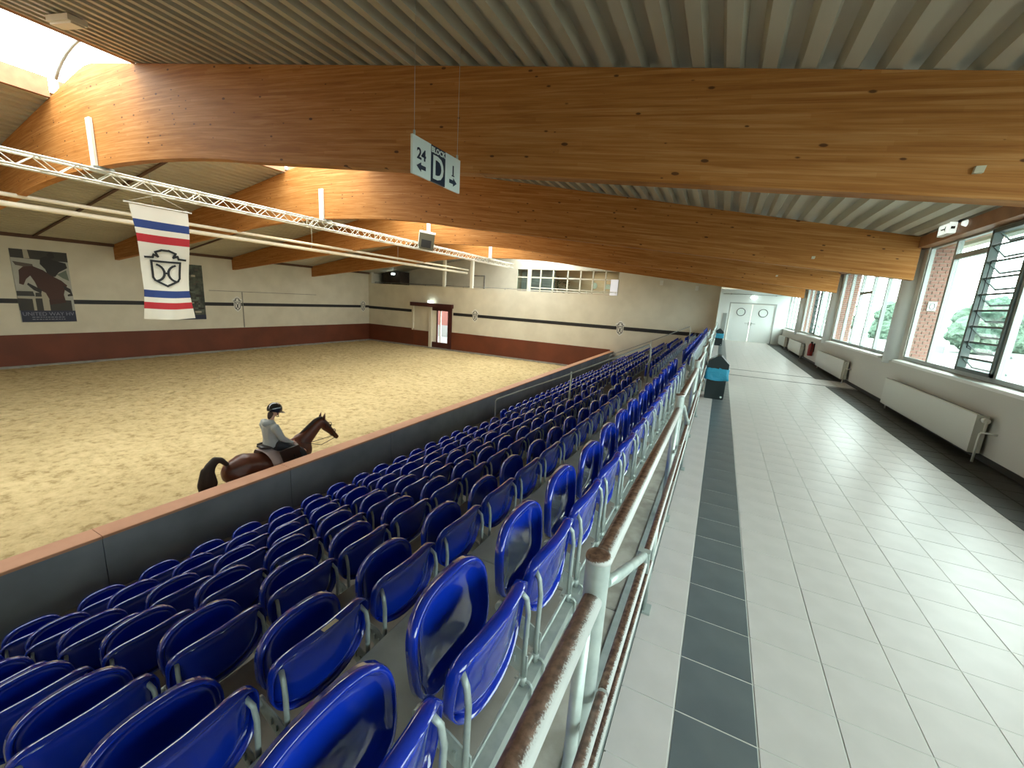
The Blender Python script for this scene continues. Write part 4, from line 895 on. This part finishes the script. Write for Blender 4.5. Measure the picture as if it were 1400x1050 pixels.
CH = [[hb(3.80, -1.62, .20, .20, .22), hb(3.98, -1.585, .26, .24, .25), hb(4.25, -1.66, .27, .26, .25), hb(4.50, -1.69, .28, .26, .29), hb(4.80, -1.67, .27, .25, .32), hb(5.02, -1.62, .22, .20, .28), hb(5.17, -1.60, .17, .13, .20)],
      [hb(4.55, -1.46, .08, .15, .06), hb(4.88, -1.40, .06, .12, .08), hb(5.08, -1.40, .07, .10, .12)],
      [hb(5.05, -1.50, .15, .16, .24), hb(5.22, -1.39, .11, .14, .18), hb(5.38, -1.27, .085, .12, .145), hb(5.52, -1.17, .072, .10, .115), hb(5.60, -1.14, .075, .085, .085)],
      [hb(5.61, -1.17, .088, .085, .095), hb(5.68, -1.26, .084, .10, .11), hb(5.79, -1.39, .062, .072, .080), hb(5.88, -1.495, .056, .060, .064), hb(5.94, -1.565, .058, .054, .056)]]
for s, d in ((-1, .0), (1, .20)):
    CH.append([hb(5.04, -1.72, .09, .14, .16, s*.12), hb(5.04+d*.4, -1.98, .07, .08, .09, s*.14), hb(5.06+d*.7, -2.16, .052, .056, .06, s*.14), hb(5.08+d, -2.36, .045, .048, .05, s*.14), hb(5.07+d*1.1, -2.46, .034, .036, .04, s*.14), hb(5.07+d*1.1, -2.68, .030, .032, .035, s*.14), hb(5.09+d*1.2, -2.76, .036, .038, .036, s*.14), hb(5.13+d*1.2, -2.83, .040, .045, .03, s*.14), hb(5.14+d*1.2, -2.86, .052, .060, .02, s*.14)])
for s, d in ((-1, .16), (1, -.12)):
    CH.append([hb(3.88, -1.72, .13, .19, .20, s*.13), hb(3.90+d*.3, -1.92, .10, .14, .14, s*.14), hb(3.82+d*.6, -2.14, .066, .075, .08, s*.13), hb(3.70+d, -2.34, .048, .056, .06, s*.13), hb(3.71+d, -2.46, .036, .040, .04, s*.13), hb(3.73+d, -2.68, .031, .034, .035, s*.13), hb(3.75+d, -2.77, .038, .040, .036, s*.13), hb(3.80+d, -2.83, .042, .046, .03, s*.13), hb(3.81+d, -2.86, .054, .062, .02, s*.13)])
link('body', blob('body', CH, M['coat'], .021, 6), H)
T_ = [hb(3.70, -1.44, .04, .04), hb(3.61, -1.33, .055, .05), hb(3.52, -1.31, .06, .065), hb(3.44, -1.40, .07, .085), hb(3.39, -1.57, .075, .10, .1), hb(3.38, -1.74, .07, .10, .1), hb(3.37, -1.88, .05, .06, .07), hb(3.36, -2.0, .02, .02, .03)]
link('tail', blob('tail', [T_, [hb(3.45, -1.52, .05, .06), hb(3.50, -1.70, .04, .04), hb(3.47, -1.86, .02, .02)], [hb(3.36, -1.45, .05, .07), hb(3.28, -1.66, .05, .05), hb(3.27, -1.86, .02, .02)], [hb(3.40, -1.6, .05, .05), hb(3.42, -2.02, .02, .02)]], M['mane'], .016, 4), H)
mp = [hp(5.05, -1.31, (.028, .04)), hp(5.25, -1.19, (.03, .05)), hp(5.42, -1.08, (.03, .045)), hp(5.56, -1.045, (.03, .035)), hp(5.66, -1.10, (.03, .03))]
link('mane', skin('mane', mp, [(i, i+1) for i in range(4)], 0, 1, M['mane']), H)
for s in (-1, 1):
    q = MB(); q.tube([(HX+s*.05, 5.60, -1.10), (HX+s*.062, 5.605, -1.03), (HX+s*.058, 5.63, -.955)], [.030, .026, .004], 8); part('ear', q, M['coat'], H)
    q = MB(); q.tube([(HX+s*.082, 5.725, -1.235), (HX+s*.094, 5.73, -1.238)], .018, 8); part('eye', q, M['black'], H)
    q = MB(); q.tube([(HX+s*.045, 5.95, -1.55), (HX+s*.053, 5.955, -1.55)], .012, 8); part('nostril', q, M['black'], H)
q = MB()
def loop(c, ax, up, a, b, r):
    c, ax, up = Vector(c), Vector(ax), Vector(up); q.tube([c+ax*a*math.cos(t_)+up*b*math.sin(t_) for t_ in [2*PI*i/20 for i in range(21)]], r, 5, caps=False)
loop((HX, 5.85, -1.44), (1, 0, 0), (0, .64, .77), .064, .076, .009); loop((HX, 5.735, -1.27), (1, 0, 0), (0, .75, .66), .080, .094, .008); loop((HX, 5.62, -1.2), (1, 0, 0), (0, -.1, 1), .092, .115, .008)
for s in (-1, 1):
    q.tube([(HX+s*.1, 5.62, -1.14), (HX+s*.085, 5.77, -1.36), (HX+s*.062, 5.885, -1.545)], .008, 5)
    q.tube([(HX+s*.062, 5.885, -1.545), (HX+s*.14, 5.45, -1.58), (HX+s*.13, 5.0, -1.40)], .007, 5)
part('bridle_and_reins', q, M['leather'], H)
q = MB(); ys = [4.22, 4.32, 4.5, 4.66, 4.80, 4.90]; n = 15; vv = []
for y in ys:
    for i in range(n):
        a = PI*(-.06+1.12*i/(n-1)); rx, rz = .315, .345; vv.append((HX+rx*math.cos(a), y + (.10*abs(math.cos(a)) if y < 4.5 else .02*abs(math.cos(a))), -1.69+rz*math.sin(a)+(.03 if y in (4.28, 4.9) else 0)*0))
q.add(vv, [(j*n+i, j*n+i+1, (j+1)*n+i+1, (j+1)*n+i) for j in range(len(ys)-1) for i in range(n-1)], 0, True)
part('saddle_pad', q, M['pad'], H)
sd = [hp(4.24, -1.30, (.13, .035)), hp(4.36, -1.325, (.17, .04)), hp(4.55, -1.345, (.14, .045)), hp(4.72, -1.325, (.13, .045)), hp(4.82, -1.275, (.09, .035))]
link('saddle', skin('saddle', sd, [(i, i+1) for i in range(4)], 2, 2, M['leather']), H)
for s in (-1, 1):
    q = MB(); q.prism([(4.42, -1.36), (4.80, -1.34), (4.93, -1.60), (4.80, -1.88), (4.58, -1.86), (4.50, -1.6)], 'x', HX+s*.318, HX+s*.345); part('saddle_flap', q, M['leather'], H)
    q = MB(); loop((HX+s*.36, 4.83, -2.06), (0, 1, 0), (0, 0, 1), .06, .07, .008); q.tube([(HX+s*.35, 4.70, -1.5), (HX+s*.36, 4.82, -1.98)], .01, 5); part('stirrup', q, M['leather'], H)
# rider
Rr = thing('person', 'rider in grey hooded top, black helmet and black breeches, looking down on the chestnut horse', 'person', (HX, 4.5, -1.36))
def rp(x, y, z, r): return (x, y-4.5, z+1.36, r)
def rb(x, y, z, rx, ry=None, rz=None): return (x, y-4.5, z+1.36, (rx, ry or rx, rz or ry or rx))
bc = [[rb(0, 4.50, -1.25, .12, .085, .10), rb(0, 4.485, -1.10, .13, .095, .12), rb(0, 4.48, -.96, .15, .095, .08), rb(0, 4.485, -.90, .10, .07, .06)], [rb(0, 4.50, -.88, .05), rb(0, 4.535, -.78, .05)],
      [rb(0, 4.60, -.69, .072, .085, .10), rb(0, 4.595, -.64, .075, .09, .09)], [rb(0, 4.635, -.745, .045, .04, .035)]]
for s in (-1, 1):
    bc.append([rb(s*.17, 4.475, -.94, .05), rb(s*.22, 4.57, -1.18, .037), rb(s*.15, 4.78, -1.33, .024), rb(s*.10, 4.865, -1.36, .034, .036, .020)])
    bc.append([rb(s*.12, 4.56, -1.31, .062), rb(s*.30, 4.92, -1.52, .058), rb(s*.38, 4.84, -1.80, .045), rb(s*.385, 4.77, -2.0, .032), rb(s*.385, 4.90, -2.06, .030)])
link('body', blob('body', bc, M['skin'], .013, 4), Rr)
for s in (-1, 1):                                     # fingers closed on the reins
    for i in range(4):
        x0 = s*.10-.018*s+.0; yk = 4.885; q = [rp(x0+.012*(i-1.5), yk, -1.355, .0095), rp(x0+.012*(i-1.5), yk+.030, -1.365, .009), rp(x0+.012*(i-1.5), yk+.036, -1.392, .0085), rp(x0+.012*(i-1.5), yk+.012, -1.402, .008)]
        link('finger', skin('finger', q, [(0, 1), (1, 2), (2, 3)], 0, 1, M['skin']), Rr)
    q = [rp(s*.075, 4.86, -1.345, .011), rp(s*.068, 4.895, -1.338, .010), rp(s*.075, 4.918, -1.345, .008)]; link('thumb', skin('thumb', q, [(0, 1), (1, 2)], 0, 1, M['skin']), Rr)
hc = [[rb(0, 4.50, -1.31, .185, .145, .07), rb(0, 4.49, -1.20, .155, .125, .10), rb(0, 4.48, -1.07, .155, .125, .12), rb(0, 4.475, -.96, .18, .12, .09), rb(0, 4.48, -.90, .12, .095, .06), rb(0, 4.49, -.86, .075, .07, .04)]]
for s in (-1, 1): hc.append([rb(s*.17, 4.475, -.95, .075), rb(s*.225, 4.56, -1.17, .058), rb(s*.165, 4.74, -1.31, .043), rb(s*.135, 4.81, -1.335, .036)])
link('hooded_top', blob('hooded_top', hc, M['hoodie'], .013, 3), Rr)
hq = [rp(-.08, 4.42, -.86, .05), rp(-.03, 4.375, -.88, .058), rp(.03, 4.375, -.88, .058), rp(.08, 4.42, -.86, .05), rp(.085, 4.49, -.85, .03), rp(-.085, 4.49, -.85, .03)]
link('hood', skin('hood', hq, [(0, 1), (1, 2), (2, 3), (3, 4), (0, 5)], 1, 2, M['hoodie']), Rr)
br = [rp(0, 4.50, -1.30, (.17, .13))]; bre = []; bt = []; 
for s in (-1, 1):
    b = len(br); br += [rp(s*.16, 4.58, -1.33, .105), rp(s*.31, 4.92, -1.53, .078), rp(s*.385, 4.86, -1.76, .060)]; bre += [(0, b), (b, b+1), (b+1, b+2)]
    pts = [rp(s*.36, 4.91, -1.60, .070), rp(s*.385, 4.84, -1.80, .062), rp(s*.385, 4.765, -2.0, .046), rp(s*.385, 4.80, -2.06, .046), rp(s*.385, 4.95, -2.08, .036)]
    link('riding_boot', skin('riding_boot', pts, [(0, 1), (1, 2), (2, 3), (3, 4)], 1, 2, M['leather']), Rr)
link('breeches', skin('breeches', br, bre, 0, 2, M['breech']), Rr)
q = MB(); n1, n2 = 20, 9; c = Vector((HX, 4.595, -.655)); tl = Matrix.Rotation(-.30, 3, 'X')
vv = [c + tl @ Vector((.114*math.sin(b)*math.cos(a), .138*math.sin(b)*math.sin(a), .128*math.cos(b))) for b in [PI*.62*j/n2 for j in range(n2+1)] for a in [2*PI*i/n1 for i in range(n1)]]
q.add(vv, [(j*n1+i, j*n1+(i+1) % n1, (j+1)*n1+(i+1) % n1, (j+1)*n1+i) for j in range(n2) for i in range(n1)], 0, True)
hm = part('helmet', q, M['helmet'], Rr)
q = MB(); vv = [c + tl @ Vector((r*.105*math.cos(a), .05+r*.13*math.sin(a), -.035+(.012 if r < 1.1 else -.01))) for r in (.95, 1.22) for a in [PI*i/14 for i in range(15)]]
q.add(vv, [(i, i+1, 16+i, 15+i) for i in range(14)], 0, True); part('peak', q, M['helmet'], Rr)
q = MB(); q.tube([(HX-.09, 4.58, -.70), (HX-.07, 4.62, -.79), (HX, 4.64, -.81), (HX+.07, 4.62, -.79), (HX+.09, 4.58, -.70)], .007, 6); part('chin_strap', q, M['black'], Rr)
q = MB()
for s in (-1, 1): q.tube([(HX+s*.028, 4.672, -.685), (HX+s*.028, 4.680, -.687)], .010, 8)
part('eyes', q, M['black'], Rr)
q = MB(); q.tube([(HX, 4.672, -.69), (HX, 4.695, -.725), (HX, 4.675, -.733)], [.008, .012, .008], 8); part('nose', q, M['skin'], Rr)
q = MB(); q.tube([(HX-.02, 4.662, -.757), (HX, 4.668, -.759), (HX+.02, 4.662, -.757)], .005, 6); part('mouth', q, mat('lips', (.35, .12, .10), .5), Rr)
for s in (-1, 1): q = MB(); q.tube([(HX+s*.072, 4.575, -.70), (HX+s*.082, 4.572, -.70)], .022, 10); part('ear', q, M['skin'], Rr)
hh = [rp(0, 4.53, -.68, .062), rp(0, 4.50, -.76, .05), rp(0, 4.475, -.83, .03)]; link('hair', skin('hair', hh, [(0, 1), (1, 2)], 0, 2, M['hair']), Rr)
# ------------------------------------------------------------------ outside
q = MB(); q.box(XW+.5, 120, -30, 160, -.8, -.55); struct('ground_outside', q, M['asph'])
q = MB(); q.box(XL-30, XW+.4, YF+3.9, 120, -3.3, -3.0); struct('ground_yard', q, M['asph'])
def tree(i, x, y, h, lab):
    t = thing('tree', lab, 'tree', (x, y, -.55), 'trees beyond the yard')
    q = MB(); q.tube([(x, y, -.55), (x+.1, y, h*.35), (x, y+.1, h*.7)], [.28, .2, .1], 8)
    for k in range(4): a = k*1.7+i; q.tube([(x, y, h*.35), (x+1.2*math.cos(a), y+1.2*math.sin(a), h*.6)], [.12, .04], 6)
    part('trunk', q, M['bark'], t)
    bm = bmesh.new()
    for k in range(16):
        a = random.uniform(0, 2*PI); rr = random.uniform(0, h*.34); zz = random.uniform(h*.05, h*.82); r = random.uniform(.16, .26)*h
        g = bmesh.ops.create_icosphere(bm, subdivisions=3, radius=r); 
        for v in g['verts']:
            d = v.co.normalized(); n_ = mn.noise(d*3+Vector((k, i, 0)))*.35+mn.noise(d*8+Vector((i, k, 3)))*.22; v.co = v.co*(1+n_)+Vector((x+rr*math.cos(a)-x, rr*math.sin(a), zz-h*0+.0))
    me = bpy.data.meshes.new('crown'); bm.to_mesh(me); bm.free(); me.materials.append(M['leaf'])
    link('crown', me, t)
TR = [(19, 47, 4.3), (24, 56, 4.8), (28, 66, 5.6), (21, 38, 3.6), (27, 42, 4.6), (19, 68, 4.6), (24, 80, 6.0), (31, 54, 5.0), (34, 46, 4.6), (17, 84, 5.2), (22, 30, 3.4), (29, 34, 4.2)]
for i, (x, y, h) in enumerate(TR): tree(i, x, y, h, 'pale green bushy tree beyond the yard, seen through the windows, %s of the group' % ORD[i])
t = thing('display_stand', 'white arched outdoor stand with dark square, seen through the nearest window', 'stand', (8.0, 22.4, -.55))
q = MB()
for y in (21.9, 22.9): q.box(7.95, 8.05, y-.04, y+.04, -.55, .85)
q.tube([(8, 21.9, .85), (8, 22.0, .97), (8, 22.8, .97), (8, 22.9, .85)], .05, 6); part('arch_frame', q, M['white'], t)
q = MB(); q.box(7.97, 8.03, 21.95, 22.85, -.3, .45, 0); q.box(7.96, 8.04, 22.05, 22.75, .50, .80, 1); part('board', q, [M['signw'], M['boards']], t)
